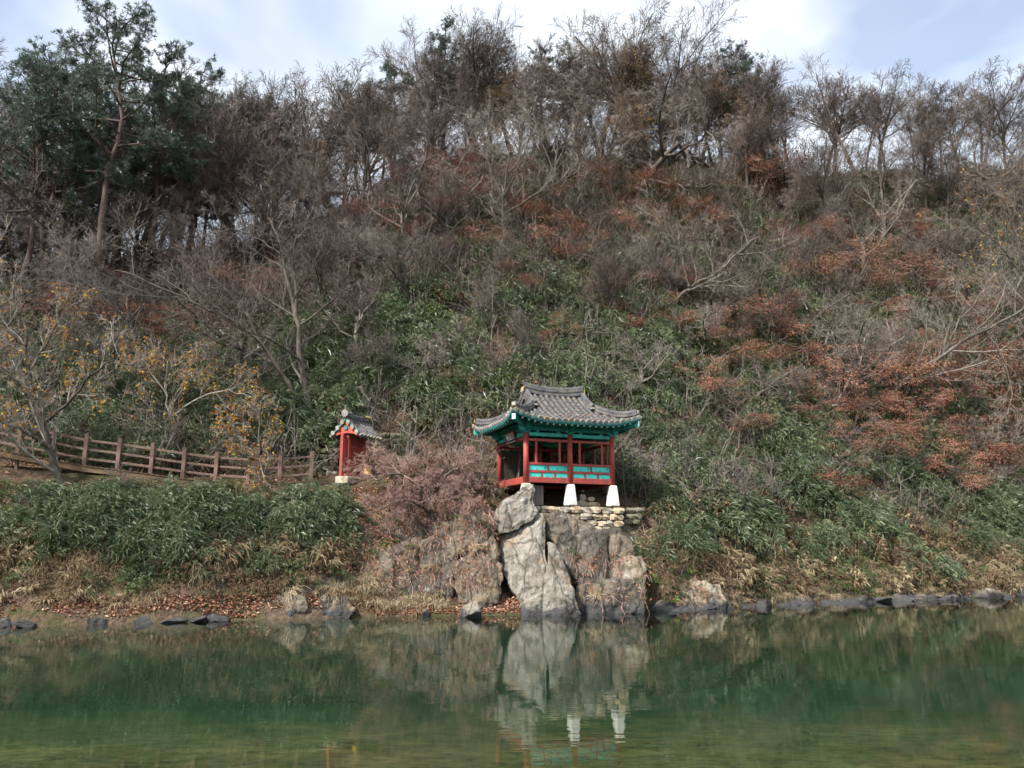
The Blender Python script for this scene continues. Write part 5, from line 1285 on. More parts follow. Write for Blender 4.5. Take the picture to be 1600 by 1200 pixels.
# ------------------------------------------------------------------ trees that stand out, limb by limb
def limb_tree(name, base, limbs, spec, seed, bark, twig, label, leaves=None, kids=9, lvl=1, cat="tree"):
    """limbs: [(points in photograph pixels with depth (u,v,Y)), r0, r1]"""
    rng = np.random.default_rng(seed); out = []
    u0, v0, Y0 = limbs[0][0][0]; g0 = at_px(u0, v0); dY = g0[1] - Y0        # stand the tree on the slope
    limbs = [([(u, v, Y + dY) for u, v, Y in pts], r0, r1) for pts, r0, r1 in limbs]
    base = g0 - np.array((0, 0, .05)); b = np.array(base, float)
    limbs[0] = ([(u0, v0 + 14, Y0 + dY)] + limbs[0][0], limbs[0][1], limbs[0][2])
    for pts, r0, r1 in limbs:
        w = np.array([P(*q) for q in pts]) - b
        t = np.linspace(0, 1, len(w)); tt = np.linspace(0, 1, 3 * len(w))
        # rounded path with a little natural crookedness
        path = np.stack([np.interp(tt, t, w[:, k]) for k in range(3)], -1); path[1:-1] = (path[:-2] + 2 * path[1:-1] + path[2:]) / 4
        path[1:] += rng.normal(0, .045, path[1:].shape)
        out.append((0, path, np.linspace(r0, r1, len(path))))
        sprout(rng, out, list(path), r0, r1, np.linalg.norm(path[-1] - path[0]) * .75, lvl - 1, spec, kids)
    lo = [(p, r) for l, p, r in out if l < 1]; hi = [(p, r) for l, p, r in out if l >= 1]
    root = empty(name, base); tag(root, label, cat)
    V, Q = tubes(lo); link("trunk", mesh_np("trunk", V, [Q], smooth=True), M[bark], root)
    V, Q = tubes(hi); cr = link("crown", mesh_np("crown", V, [Q]), M[twig], root)
    if leaves: link("foliage", leaves(out, rng), M[leaves.mat], cr)
    return root
TW = [lv(4, .1, .0, 8, .25, 45), lv(6, .12, .04, 7, .15, 42, .52, .45, rmin=.014), lv(4, .15, .04, 6, .12, 42, .5, .5, rmin=.009), lv(3, .17, .03, 3, .15, 42, .5, .55, rmin=.007), lv(1, .1, .02, lr=.5, rr=.6, rmin=.006)]
# left foreground oak with pale limbs and a few orange leaves
limb_tree("oak_tree", P(98, 770, 29.8), [([(98, 775, 29.8), (88, 740, 29.8), (80, 700, 29.7), (66, 660, 29.7), (48, 615, 29.6), (40, 560, 29.6), (36, 500, 29.7)], .20, .05),
    ([(66, 660, 29.7), (110, 625, 29.4), (150, 580, 29.2), (190, 550, 29.1)], .08, .02), ([(50, 620, 29.6), (10, 580, 29.3), (-40, 545, 29.2)], .09, .02), ([(42, 580, 29.6), (80, 530, 29.8), (100, 480, 30.0)], .07, .02),
    ([(84, 705, 29.7), (30, 670, 29.2), (-30, 650, 29)], .08, .02), ([(40, 540, 29.6), (0, 500, 29.9), (-20, 450, 30)], .06, .02)], TW, 61, "bark_dark", "bark_pale",
    "pale-limbed oak with orange leaves at the far left before the fence", lf("twig", "leaf_orange", lvl=2, frac=.045, size=.14, per=3))
limb_tree("sapling", gpt(268, 35.6), [([(268, 705, 35.6), (266, 660, 35.6), (258, 610, 35.5), (262, 560, 35.5)], .07, .025), ([(266, 650, 35.6), (310, 620, 35.3), (360, 610, 35.1), (400, 625, 35)], .05, .02), ([(262, 620, 35.5), (235, 580, 35.4), (215, 550, 35.4)], .04, .015), ([(264, 640, 35.5), (300, 590, 35.6), (320, 560, 35.6)], .04, .015)], TW, 62, "bark_pale", "bark_pale",
    "small pale tree with yellow-orange leaves rising behind the fence", lf("twig", "leaf_orange", lvl=2, frac=.10, size=.14, per=2))
limb_tree("sapling", P(408, 762, 33.0), [([(420, 765, 33.0), (408, 735, 32.9), (400, 690, 32.9), (412, 650, 32.8)], .05, .02), ([(404, 715, 32.9), (380, 690, 32.8), (350, 665, 32.7)], .035, .012)], TW, 63, "bark_pale", "bark_pale",
    "crooked little tree with orange leaves in front of the fence", lf("twig", "leaf_orange", lvl=2, frac=.14, size=.13, per=2), kids=7)
# twin-trunk tree left of the gate with its long leaning limb
limb_tree("leaning_tree", gpt(490, 38.2), [([(490, 690, 38.2), (484, 640, 38.2), (472, 575, 38.2), (464, 510, 38.2), (458, 475, 38.2), (446, 430, 38.3), (440, 390, 38.4), (420, 340, 38.5)], .20, .05),
    ([(478, 655, 38.1), (455, 605, 37.8), (432, 570, 37.6), (405, 530, 37.3), (375, 505, 37.0), (340, 490, 36.8), (290, 465, 36.5), (235, 440, 36.3), (180, 420, 36.2)], .13, .03),
    ([(462, 490, 38.2), (464, 445, 38.1), (455, 400, 38.0), (470, 350, 38)], .10, .03), ([(440, 400, 38.4), (400, 370, 38.2), (340, 350, 38)], .06, .02), ([(405, 530, 37.3), (370, 470, 37), (330, 430, 36.8)], .06, .02), ([(464, 510, 38.2), (520, 470, 37.8), (560, 440, 37.6)], .06, .02)], TW, 64, "bark_dark", "twig_grey",
    "dark twin-trunk tree with one long pale leaning limb above the fence")
limb_tree("leaning_tree", at_px(1040, 485), [([(1040, 490, 45), (1062, 462, 44.8), (1085, 445, 44.6), (1115, 430, 44.3), (1150, 398, 44.0), (1185, 370, 43.8)], .17, .05), ([(1078, 448, 44.6), (1068, 420, 44.6), (1062, 385, 44.6), (1058, 345, 44.7)], .10, .03),
    ([(1115, 430, 44.3), (1110, 390, 44.3), (1122, 350, 44.4)], .06, .02), ([(1150, 398, 44.0), (1200, 395, 43.6), (1240, 380, 43.4)], .06, .02), ([(1062, 385, 44.6), (1030, 350, 44.5), (1010, 320, 44.5)], .05, .02)], TW, 65, "bark_dark", "bark_pale",
    "dark leaning tree with pale fanned twigs right of centre mid-slope")
limb_tree("leaning_tree", at_px(1375, 640), [([(1370, 645, 44.6), (1400, 610, 44.2), (1432, 578, 43.8), (1475, 555, 43.4), (1510, 530, 43), (1560, 505, 42.6), (1620, 470, 42.2)], .20, .06), ([(1475, 555, 43.4), (1500, 500, 43.4), (1540, 450, 43.4)], .09, .03),
    ([(1432, 578, 43.8), (1450, 520, 44), (1440, 470, 44)], .08, .02), ([(1540, 515, 42.8), (1570, 560, 42), (1582, 610, 41.7), (1575, 650, 41.5)], .05, .02), ([(1400, 610, 44.2), (1390, 560, 44.2), (1400, 520, 44.2)], .06, .02)], TW, 66, "bark_dark", "bark_pale",
    "dark heavy tree leaning out to the right edge over rusty maples")
limb_tree("bare_tree", at_px(1335, 640), [([(1335, 645, 44), (1338, 600, 44), (1345, 555, 43.9), (1355, 520, 43.8)], .10, .03), ([(1338, 600, 44), (1310, 560, 43.8), (1300, 520, 43.7)], .06, .02), ([(1340, 590, 44), (1380, 550, 43.6), (1420, 520, 43.4)], .06, .02), ([(1345, 560, 44), (1330, 520, 44), (1325, 490, 44)], .05, .02)], TW, 67, "bark_pale", "bark_pale",
    "pale grey fan-shaped bare tree beside the heavy leaning tree")
for (u, v, sd, lab) in [(788, 395, 68, "bare tree with pale upswept branches high above the pavilion, left of a pair"), (868, 350, 69, "bare tree with pale upswept branches high above the pavilion, right of a pair")]:
    b = at_px(u, v); Y = b[1]
    limb_tree("bare_tree", b, [([(u, v + 5, Y), (u - 4, v - 45, Y), (u, v - 95, Y), (u + 6, v - 150, Y)], .16, .04), ([(u - 2, v - 40, Y), (u - 50, v - 90, Y - .5), (u - 80, v - 140, Y - .6)], .09, .025), ([(u, v - 60, Y), (u + 55, v - 95, Y - .6), (u + 120, v - 130, Y - 1)], .09, .025), ([(u, v - 90, Y), (u + 30, v - 150, Y), (u + 45, v - 205, Y)], .07, .02), ([(u - 2, v - 80, Y), (u - 30, v - 150, Y), (u - 35, v - 210, Y)], .07, .02)], TW, sd, "bark_dark", "bark_pale", lab)
limb_tree("yellowing_tree", gpt(1640, 44), [([(1640, 700, 44), (1632, 600, 43.6), (1620, 500, 43.2), (1600, 420, 43), (1580, 350, 42.8)], .16, .05), ([(1620, 500, 43.2), (1570, 450, 42.6), (1510, 420, 42.2)], .07, .02), ([(1605, 440, 43), (1560, 380, 42.6), (1500, 340, 42.4)], .07, .02), ([(1590, 380, 42.9), (1600, 320, 43), (1590, 270, 43)], .05, .02)], TW, 70, "bark_dark", "twig_grey",
    "tree with a few yellow leaves reaching in from the right edge", lf("twig", "leaf_orange", lvl=2, frac=.035, size=.18, per=2))
# sprawling twiggy maple between gate and pavilion
DOME = [lv(3, .1, .0, 8, .2, 60), lv(6, .14, -.03, 9, .12, 42, .5, .5, rmin=.014), lv(4, .18, -.03, 8, .1, 42, .48, .5, rmin=.008), lv(2, .2, -.04, 6, .1, 40, .5, .6, rmin=.006), lv(1, .1, -.03, lr=.55, rr=.6, rmin=.005)]
b = gpt(668, 33.5)
limb_tree("weeping_maple", b, [([(668, 800, 33.3), (660, 770, 33.2), (640, 745, 32.9), (612, 738, 32.6), (588, 750, 32.4)], .09, .03), ([(668, 800, 33.3), (680, 765, 33.2), (705, 735, 33.1), (718, 732, 33.0), (728, 742, 32.9)], .09, .03), ([(670, 790, 33.3), (672, 750, 33.6), (664, 728, 33.9), (666, 708, 34.1)], .08, .03),
    ([(668, 790, 33.3), (640, 760, 33.6), (612, 730, 34.1), (588, 716, 34.5)], .07, .03), ([(672, 790, 33.3), (700, 755, 33.8), (718, 722, 34.2), (728, 712, 34.4)], .07, .03), ([(668, 800, 33.3), (650, 785, 32.4), (622, 780, 31.9), (592, 796, 31.7)], .06, .02), ([(668, 800, 33.3), (690, 785, 32.4), (710, 776, 32.1), (732, 788, 32)], .06, .02)], DOME, 71, "bark_dark", "twig_red",
    "wide dome-shaped twiggy maple with reddish branches between gate and pavilion", kids=10)
# pale shrubs right of the pavilion
row = []
for u, Y, h, key in [(1060, 37.6, 3.2, "scrub1"), (1110, 37.4, 3.6, "scrub1"), (1150, 38.4, 3.4, "scrub2"), (1020, 38.6, 2.6, "scrub1"), (1085, 39.5, 3.2, "scrub2")]:
    row.append(plant("bare_shrub", key, gpt(u, Y), h, rz_=rng.uniform(0, 6), cat="shrub"))
label_row(row, "pale twiggy shrub right of the pavilion, %s", "pale shrubs right of the pavilion")
row = []
for u, v, h, key in [(60, 830, 1.8, "scrub2"), (330, 740, 1.6, "scrub1"), (180, 790, 1.6, "scrub2"), (520, 740, 1.5, "scrub2"), (1200, 800, 1.8, "scrub1"), (1290, 770, 2.2, "scrub1"), (1430, 700, 2.4, "scrub1"), (1530, 720, 2.4, "scrub2"), (930, 620, 2.0, "scrub2"), (980, 640, 2.2, "scrub1"), (1180, 660, 2.4, "scrub1"), (600, 640, 1.8, "scrub2"), (720, 560, 2.2, "scrub1"), (560, 520, 2.4, "scrub1")]:
    row.append(plant("bare_shrub", key, at_px(u, v), h, rz_=rng.uniform(0, 6), cat="shrub"))
label_row(row, "bare tangled shrub among the bamboo, %s", "bare shrubs among the bamboo")

# ------------------------------------------------------------------ ground cover
rng = np.random.default_rng(99)
KEEP = [(-60, 500, 660, 745, 31.0), (515, 600, 635, 752, 35.0), (736, 1002, 590, 795, 32.0), (770, 985, 785, 830, 32.2)]   # things that low growth must not hide: u0,u1,v0,v1,depth
def scatter(n, f0, f1, u0=-140, u1=1740):
    """random ground points; f0,f1 in control-depth units: 0 shore, 1 bank, 2 bench, 3 bench back, 4 middle, 5 ridge"""
    u = rng.uniform(u0, u1, n); f = rng.uniform(f0, f1, n)
    cy, _ = ctrl((u - 800) / F_PX)
    # spread evenly over depth rather than over control steps
    ya = np.array([np.interp(f0, range(6), c) for c in cy]); yb = np.array([np.interp(f1, range(6), c) for c in cy])
    Y = ya + (yb - ya) * rng.random(n)
    x = (u - 800) / F_PX * Y * 1.05; z = H(x, Y)
    p = np.stack([x, Y, z], -1); uu, vv = to_px(p)
    cy, _ = ctrl(x / Y)
    return p, uu, vv, cy
def inrect(u, v, a, b, c, d): return (u > a) & (u < b) & (v > c) & (v < d)
pavl = lambda p: ((p[:, :2] - pc[None, :2]) @ np.stack([ex[:2], ey[:2]], 1))
def footprints(p):
    """True where buildings, walls and the boardwalk stand"""
    q = pavl(p); m = (np.abs(q[:, 0]) < HX + .5) & (q[:, 1] > -HY - .7) & (q[:, 1] < HY + .6)
    g = p[:, :2] - gb[None, :2]; m |= (np.abs(g[:, 0]) < 1.0) & (np.abs(g[:, 1]) < 1.4)
    for a, b in zip(foot[:-1], foot[1:]):
        t = np.clip(((p[:, :2] - a[:2]) @ (b - a)[:2]) / ((b - a)[:2] @ (b - a)[:2]), 0, 1); d = p[:, :2] - (a[:2] + t[:, None] * (b - a)[:2])
        m |= (np.hypot(d[:, 0], d[:, 1]) < 1.5) & (d[:, 1] > -.25)
    return m
BLOB = [(620, 560, 170, 90), (720, 545, 90, 60), (500, 620, 130, 90), (890, 450, 130, 90), (910, 590, 120, 60), (1150, 480, 160, 80), (1130, 700, 120, 100), (1250, 730, 120, 90), (1400, 770, 160, 70), (1560, 790, 120, 70),
        (300, 840, 260, 70), (450, 820, 140, 70), (250, 650, 170, 50), (1500, 540, 120, 70), (1320, 540, 120, 70), (1040, 600, 90, 60), (420, 560, 120, 70), (800, 520, 90, 60), (100, 620, 120, 60), (100, 850, 140, 50)]
def blobs(u, v):
    d = np.zeros(len(u))
    for a, b, c, e in BLOB: d = np.maximum(d, np.exp(-(((u - a) / c) ** 2 + ((v - b) / e) ** 2)))
    return d
def bamboo_density(u, v, p):
    d = 1.25 * blobs(u, v)
    base = np.where((v > 440) & (v < 900), 0.42, np.where(v > 330, 0.20, 0.05))
    d = np.maximum(d, base) * np.clip(0.45 + 2.6 * (fnoise(p[:, 0] * .3, p[:, 1] * .3, 61, 3) + .10), .08, 1.3)
    d[inrect(u, v, 545, 790, 690, 870)] *= 0.05
    d[inrect(u, v, 560, 1020, 780, 1000)] = 0
    d[inrect(u, v, 700, 800, 580, 690)] *= 0.35
    return d
def limit_height(p, h):
    h = h.copy()
    for a, b, c, d, Yo in KEEP:
        for _ in range(6):
            uu, vv = to_px(p + np.stack([h * 0, h * 0, h], -1)); bad = (p[:, 1] < Yo + 2.5) & (uu > a - 18) & (uu < b + 18) & (vv < d) & (to_px(p)[1] > c)
            h = np.where(bad, h * .62, h)
    return h
def clump_mesh(seed, sprays, per, h, r, lsz, lw, droop=.3, stems=5):
    g = np.random.default_rng(seed); a = g.uniform(0, 6.28, sprays); q = np.sqrt(g.random(sprays)); zf = (1 - .62 * q ** 2) * g.uniform(.62, 1.06, sprays)
    S = np.stack([r * q * np.cos(a), r * q * np.sin(a), h * zf], -1); o = np.stack([np.cos(a) * (q + .2), np.sin(a) * (q + .2), np.full(sprays, .3)], -1)
    B = np.repeat(S, per, 0); k = len(B); D = np.repeat(o, per, 0) * .7 + rand_dirs(g, k) * .75; D[:, 2] -= .1
    L = g.uniform(*lsz, k); V, Fc = leaf_arrays(B + g.normal(0, .04, B.shape), D, np.array([[0, 0, 1.0]]) + g.normal(0, .45, (k, 3)), L, L * lw * g.uniform(.8, 1.2, k), droop)
    tone = np.repeat(g.random(sprays) * .55, per) + g.random(k) * .45
    pl = [(np.array([(x * .3, y * .3, -.3), (x * .7, y * .7, z * .5), (x, y, z)]), np.array([.011, .009, .006])) for x, y, z in S[:stems]]
    V2, Q2 = tubes(pl)
    return mesh_np("clump", np.concatenate([V, V2]), [Fc, Q2 + len(V)], {"rnd": np.concatenate([np.repeat(tone, 4), np.full(len(V2), .9)])})
BAM = [clump_mesh(500 + i, 58, 6, 1.5, .75, (.16, .32), .16) for i in range(6)]
BUSH = [clump_mesh(520 + i, 60, 6, 1.0, .7, (.10, .18), .45) for i in range(4)]
for i, m_ in enumerate(BAM): m_.name = "bamboo_clump_%d" % i
for i, m_ in enumerate(BUSH): m_.name = "bush_clump_%d" % i
def bamboo(name, label, sel, n, hr=(.8, 2.0), f0=1.0, f1=4.6, mat="bamboo", protos=BAM, h0=1.5, dens=bamboo_density):
    p, u, v, cy = scatter(n, f0, f1); keep = sel(u, v, p) & ~footprints(p) & (rng.random(len(u)) < dens(u, v, p))
    low = p[:, 1] < np.where(u > 1000, cy[:, 1] + (cy[:, 2] - cy[:, 1]) * rng.uniform(-.3, .9, len(u)), cy[:, 1] + rng.uniform(-1.0, 1.0, len(u))); keep &= ~low
    p = p[keep]; hv = .75 + 1.1 * (fnoise(p[:, 0] * .45, p[:, 1] * .45, 63, 3) + .25); h = limit_height(p, rng.uniform(*hr, len(p)) * hv)
    ok = h > .25; p, h = p[ok], h[ok]; s = h / h0
    rot = np.stack([rng.normal(.12, .12, len(p)), rng.normal(0, .12, len(p)), rng.uniform(0, 6.28, len(p))], -1)
    w = np.maximum(s, .55) * rng.uniform(.85, 1.15, len(p))
    return gn_scatter(name, label, protos, p, rot, np.stack([w, w, s], -1), mat)
bamboo("bamboo_thicket", "dense green bamboo thicket below the boardwalk", lambda u, v, p: (u < 560) & (v > 742), 2600, (.7, 1.6), f0=.45, f1=2.4)
bamboo("bamboo_thicket", "dark green bamboo thicket covering the slope left of the pavilion", lambda u, v, p: (u < 790) & ~((u < 560) & (v > 742)), 10500, f0=2.2)
bamboo("bamboo_thicket", "dark green bamboo thicket covering the slope right of the pavilion", lambda u, v, p: u >= 790, 10500)
BRN = [clump_mesh(540 + i, 34, 5, 1.0, .75, (.09, .17), .5, .3, 9) for i in range(5)]
for i, m_ in enumerate(BRN): m_.name = "brown_clump_%d" % i
brown_d = lambda u, v, p: (1 - .75 * blobs(u, v)) * np.clip(.40 + 1.9 * fnoise(p[:, 0] * .33, p[:, 1] * .33, 73, 3), .05, 1) * np.where(inrect(u, v, 560, 1010, 780, 1000), 0, 1)
bush_d = lambda u, v, p: np.clip(.45 + 2.2 * fnoise(p[:, 0] * .25, p[:, 1] * .25, 71, 3), 0, 1) * np.where((v > 250) & (v < 640), 1, .12) * np.where(u > 420, 1, .6)
bamboo("evergreen_undergrowth", "low green evergreen undergrowth on the upper slope", lambda u, v, p: p[:, 2] > 9, 7500, (.5, 1.4), 3.2, 5.0, "bush_green", BUSH, 1.0, bush_d)
bamboo("withered_undergrowth", "brown and tan withered shrubs mixed through the whole slope", lambda u, v, p: v > 0, 4600, (.5, 1.5), 1.6, 5.0, "leaf_brown", BRN, 1.0, brown_d)
bank_d = lambda u, v, p: np.clip(.45 + 2.4 * fnoise(p[:, 0] * .5, p[:, 1] * .5, 75, 3), 0, 1) * np.where(inrect(u, v, 560, 1010, 780, 1000), 0, 1)
def bank(name, label, n, protos, mat, hr, f0, f1, dens):
    p, u, v, cy = scatter(n, f0, f1); k = ~footprints(p) & (p[:, 2] > .25) & (rng.random(len(u)) < dens(u, v, p)); p = p[k]; s = limit_height(p, rng.uniform(*hr, len(p))); m = len(p)
    return gn_scatter(name, label, protos, p, np.stack([rng.normal(.35, .2, m), rng.normal(0, .2, m), rng.uniform(0, 6.28, m)], -1), s[:, None] * np.ones((1, 3)), mat)
bank("bank_plants", "low green weeds and seedlings along the river bank", 1500, BUSH, "bush_green", (.25, .6), .35, 1.8, bank_d)
bank("bank_brush", "withered brown weeds along the river bank", 1900, BRN, "leaf_brown", (.3, .7), .25, 1.8, lambda u, v, p: 1.0 - .7 * bank_d(u, v, p) - 1.0 * inrect(u, v, 560, 1010, 780, 1000))

# tangle of bare twigs over the whole slope
def tangle_lines(g, b, hh, per, r0, up):
    pls = []
    for k in range(per):
        d = unit(np.array((g.normal(0, .6), g.normal(-.15, .5), up))); L = hh * g.uniform(.6, 1.3)
        m1 = b + d * L * .5 + g.normal(0, .12, 3) * L; e = b + d * L + g.normal(0, .16, 3) * L
        pls.append((np.array([b - d * .1, m1, e]), np.array([r0 * 1.5, r0, r0 * .6])))
        for j in range(4):
            d2 = unit(d + g.normal(0, .6, 3)); b2 = m1 + (e - m1) * g.random(); e2 = b2 + d2 * L * g.uniform(.2, .5)
            pls.append((np.array([b2, (b2 + e2) / 2 + g.normal(0, .04, 3) * L, e2]), np.array([r0, r0 * .8, r0 * .6])))
    return pls
def brush_mesh(seed, per, r0):
    g = np.random.default_rng(seed); V, Q = tubes(tangle_lines(g, np.zeros(3), 1.0, per, r0, .8)); return mesh_np("brush_%d" % seed, V, [Q])
BRUSH_B = [brush_mesh(700 + i, 6, .0065) for i in range(9)]; BRUSH_G = [brush_mesh(720 + i, 5, .007) for i in range(8)]
def brush(name, label, n, f0, f1, hr, protos, mat):
    p, u, v, cy = scatter(n, f0, f1); p = p[~footprints(p)]; h = limit_height(p, rng.uniform(*hr, len(p))); m = len(p)
    return gn_scatter(name, label, protos, p, np.stack([rng.normal(.05, .15, m), rng.normal(0, .15, m), rng.uniform(0, 6.28, m)], -1), h[:, None] * np.ones((1, 3)), mat)
brush("twig_undergrowth", "brown leafless brushwood covering the upper slope", 3300, 3.8, 5.35, (1.0, 3.0), BRUSH_B, "twig_brown")
brush("twig_undergrowth", "grey leafless stems standing among the bamboo", 2000, 2.2, 4.3, (1.0, 2.6), BRUSH_G, "twig_grey")
def tangle(name, label, n, f0, f1, hr, sel, mat, per=5, r0=.008, up=.8):
    p, u, v, cy = scatter(n, f0, f1); p = p[sel(u, v, p) & ~footprints(p)]; pls = []
    for b in p: pls += tangle_lines(rng, b, rng.uniform(*hr), per, r0, up)
    V, Q = tubes(pls); o = link(name, mesh_np(name, V, [Q]), M[mat]); return tag(o, label, None, None, "stuff")
tangle("root_tangle", "brown roots and dead stems hanging over the bank rocks", 420, .5, 2.2, (.4, .9), lambda u, v, p: inrect(u, v, 530, 790, 740, 940) | inrect(u, v, 960, 1120, 780, 930), "twig_red", 4, .008, up=-.15)

# dry grass and dead bamboo along the bank, in tussocks
def tuft_mesh(seed, n, L0, spread, droop, w):
    g = np.random.default_rng(seed); a = g.uniform(0, 6.28, n); b = np.stack([g.normal(0, .10, n), g.normal(0, .10, n), np.full(n, -.03)], -1)
    d = unit(np.stack([np.cos(a) * spread, np.sin(a) * spread - .25, np.full(n, .8)], -1) + g.normal(0, .2, (n, 3))); L = (L0 * g.uniform(.5, 1.2, n))[:, None]
    s = unit(np.cross(d, np.array([[0, 0, 1.0]]) + g.normal(0, .3, (n, 3)))); ww = (w * g.uniform(.6, 1.5, n))[:, None]; z = np.array([[0, 0, 1.0]])
    p1 = b + d * L * .45 - z * L * droop * .08; p2 = b + d * L * .8 - z * L * droop * .42; p3 = b + d * L - z * L * droop * 1.0
    V = np.stack([b - s * ww * .5, b + s * ww * .5, p1 + s * ww * .6, p1 - s * ww * .6, p2 + s * ww * .4, p2 - s * ww * .4, p3], 1).reshape(-1, 3); o = np.arange(n)[:, None] * 7
    return mesh_np("tuft", V, [o + np.array([[0, 1, 2, 3]]), o + np.array([[3, 2, 4, 5]]), o + np.array([[5, 4, 6]])], {"rnd": np.repeat(g.random(n), 7)})
DRY = [tuft_mesh(600 + i, 80, [.5, .62, .42, .70, .55][i], [.9, 1.2, .8, 1.3, 1.1][i], [.6, .9, .5, 1.0, .7][i], [.011, .012, .016, .011, .022][i]) for i in range(5)]
GRN = [tuft_mesh(620 + i, 36, .42, .6, .5, .016) for i in range(3)]
DEAD = [clump_mesh(640 + i, 16, 6, .7, .45, (.18, .32), .17, .5, 6) for i in range(4)]
for k_, ls in (("dry_tuft", DRY), ("green_tuft", GRN), ("dead_clump", DEAD)):
    for i, m_ in enumerate(ls): m_.name = "%s_%d" % (k_, i)
def grass(name, label, n, f0, f1, sel, mat, protos, sc=(.6, 1.3), nz=(0.9, -.06, 81)):
    p, u, v, cy = scatter(n, f0, f1); keep = sel(u, v, p) & ~footprints(p) & (p[:, 2] > .15) & (fnoise(p[:, 0] * nz[0], p[:, 1] * nz[0], nz[2], 3) > nz[1]); p = p[keep]; m = len(p)
    s = rng.uniform(*sc, m)[:, None] * np.ones((1, 3)); rot = np.stack([rng.normal(.25, .25, m), rng.normal(0, .2, m), rng.normal(0, 1.2, m)], -1)
    return gn_scatter(name, label, protos, p, rot, s, mat)
nocliff = lambda u, v: ~inrect(u, v, 700, 1000, 740, 1000)
grass("dry_grass", "straw-coloured dry grass hanging over the left bank", 2300, .28, 1.35, lambda u, v, p: (u < 700) & nocliff(u, v), "dry_grass", DRY)
grass("dry_grass", "straw-coloured dry grass on the right bank", 2300, .12, 1.9, lambda u, v, p: u > 985, "dry_grass", DRY, (.4, 1.1), (0.9, -.02, 81))
grass("dead_bamboo", "tan dead bamboo leaves along both banks", 1000, .8, 2.1, lambda u, v, p: (u > 1010) | ((u < 560) & (v > 850)), "dry_grass", DEAD, (.6, 1.3), (.7, -.02, 83))
grass("green_grass", "scattered fresh green grass tufts along the bank", 1100, .4, 1.7, lambda u, v, p: v > 0, "grass_green", GRN, (.6, 1.2), (.6, .11, 91))
def litter(name, label, n, f0, f1, sel, size, mat="litter", zmin=.03, up=.02):
    p, u, v, cy = scatter(n, f0, f1); keep = sel(u, v, p) & (p[:, 2] > zmin); p = p[keep]; m = len(p)
    D = rand_dirs(rng, m); D[:, 2] *= .45; N = np.array([[0, -.25, 1.0]]) + rng.normal(0, .5, (m, 3)); L = rng.uniform(.6, 1.4, m) * size
    V, Fc = leaf_arrays(p + np.array([[0, 0, up]]) + np.abs(rng.normal(0, .02, (m, 1))) * np.array([[0, 0, 1.0]]), D, N, L, L * .6, 0, .3)
    o = link(name, mesh_np(name, V, [Fc], {"rnd": np.repeat(rng.random(m), 4)}), M[mat]); return tag(o, label, None, None, "stuff")
litter("fallen_leaves", "reddish-brown fallen leaves heaped on the left shore", 28000, 0, .55, lambda u, v, p: (u < 830) & (p[:, 2] < .85) & (fnoise(p[:, 0] * .45, p[:, 1] * .9, 97, 3) + rng.normal(0, .10, len(u)) + .12 * inrect(u, v, 240, 800, 900, 1000) > 0), .105)
litter("fallen_leaves", "reddish-brown fallen leaves caught along the right shore", 5000, 0, .9, lambda u, v, p: (u > 990) & ((fnoise(p[:, 0] * .5, p[:, 1] * .5, 95, 2) > .1) | (u > 1480)), .13)
litter("fallen_leaves", "brown leaf litter lying over the hillside", 26000, 1.8, 5.3, lambda u, v, p: ~footprints(p), .15)
litter("creeper", "rusty creeper and dead fern leaves above the bank rocks", 9000, .8, 2.3, lambda u, v, p: inrect(u, v, 520, 785, 765, 905) , .10, "leaf_rust", up=.10)
litter("creeper", "rusty leaf litter on the steep bank behind the pavilion", 5000, 2.6, 3.7, lambda u, v, p: inrect(u, v, 640, 960, 560, 700), .14, "leaf_rust", up=.08)
# leaves lying on the pavilion roof
m = 420; lx = rng.normal(.5, .9, m); ly = -RB + np.abs(rng.normal(.9, .6, m)); k = (np.abs(lx) < RA - .3) & (ly < -.3) & (RB - np.abs(ly) < RA - np.abs(lx) + 1.2); lx, ly = lx[k], ly[k]
lz = rz(lx, ly) + .05; w_ = pc[None, :] + ex[None, :] * lx[:, None] + ey[None, :] * ly[:, None]; w_[:, 2] = pc[2] + lz
D = rand_dirs(rng, len(lx)); D[:, 2] *= .3; V, Fc = leaf_arrays(w_, D, np.array([[0, -.4, 1.0]]) + rng.normal(0, .3, (len(lx), 3)), np.full(len(lx), .09), np.full(len(lx), .05), 0, .2)
tag(link("fallen_leaves", mesh_np("fallen_leaves", V, [Fc], {"rnd": np.repeat(rng.random(len(lx)), 4)}), M["litter"]), "dead leaves scattered over the pavilion roof tiles", None, None, "stuff")

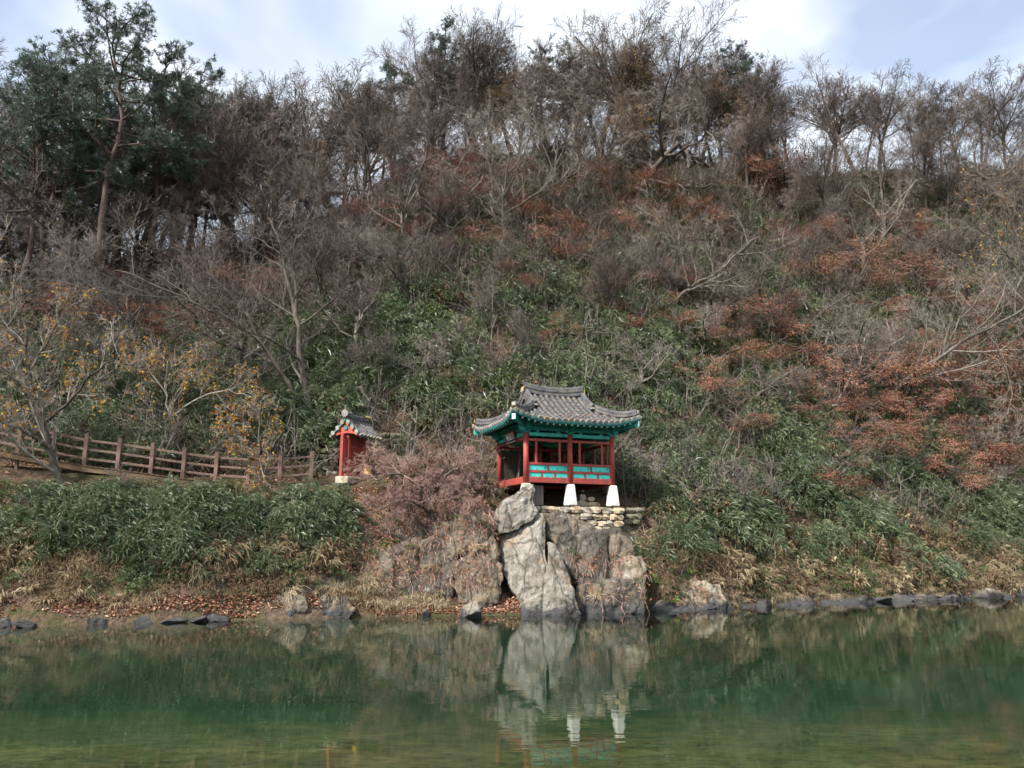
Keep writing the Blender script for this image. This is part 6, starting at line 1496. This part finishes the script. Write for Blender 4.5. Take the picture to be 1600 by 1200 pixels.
# roots, creepers and leaves that cling to the outcrop
CP_ = np.array([c_[0] for c_ in CLING]); CN_ = np.array([c_[1] for c_ in CLING]); pls = []
dark = np.array([not c_[2].startswith("boulder") for c_ in CLING]); CP_, CN_ = CP_[dark], CN_[dark]
for p_, n_ in zip(CP_, CN_):
    for k in range(3):
        L = rng.uniform(.2, .75); s = unit(np.array((rng.normal(0, .5), -.15, -1 if rng.random() < .75 else .6)) + n_ * .35)
        m1 = p_ + n_ * .05 + s * L * .5 + rng.normal(0, .05, 3); e_ = p_ + n_ * .06 + s * L + rng.normal(0, .09, 3)
        pls.append((np.array([p_ - n_ * .03, m1, e_]), np.array([.010, .008, .005])))
V, Q = tubes(pls); tag(link("hanging_roots", mesh_np("hanging_roots", V, [Q]), M["twig_red"]), "dry roots and creeper stems hanging down the dark bank rocks", None, None, "stuff")
k = np.repeat(np.arange(len(CP_)), 7); B = CP_[k] + rng.normal(0, .16, (len(k), 3)) + CN_[k] * .06; nn = CN_[k] + rng.normal(0, .5, (len(k), 3)); D = np.cross(nn, rand_dirs(rng, len(k))); L = rng.uniform(.06, .13, len(k))
V, Fc = leaf_arrays(B, D, nn, L, L * .6, .2); tag(link("creeper", mesh_np("creeper", V, [Fc], {"rnd": np.repeat(rng.random(len(k)), 4)}), M["leaf_rust"]), "rusty creeper leaves clinging to the dark bank rocks", None, None, "stuff")
k = rng.random(len(CP_)) < .28; q = CP_[k]; m = len(q)
gn_scatter("rock_grass", "dry grass tufts rooted in the cracks of the bank rocks", DRY, q, np.stack([rng.normal(.5, .3, m), rng.normal(0, .3, m), rng.normal(0, .6, m)], -1), rng.uniform(.35, .8, m)[:, None] * np.ones((1, 3)), "dry_grass")
k = rng.random(len(CP_)) < .10; q = CP_[k]; m = len(q)
gn_scatter("rock_plants", "small green plants rooted in the cracks of the bank rocks", BUSH, q, np.stack([rng.normal(.5, .3, m), rng.normal(0, .3, m), rng.uniform(0, 6, m)], -1), rng.uniform(.2, .42, m)[:, None] * np.ones((1, 3)), "bush_green")
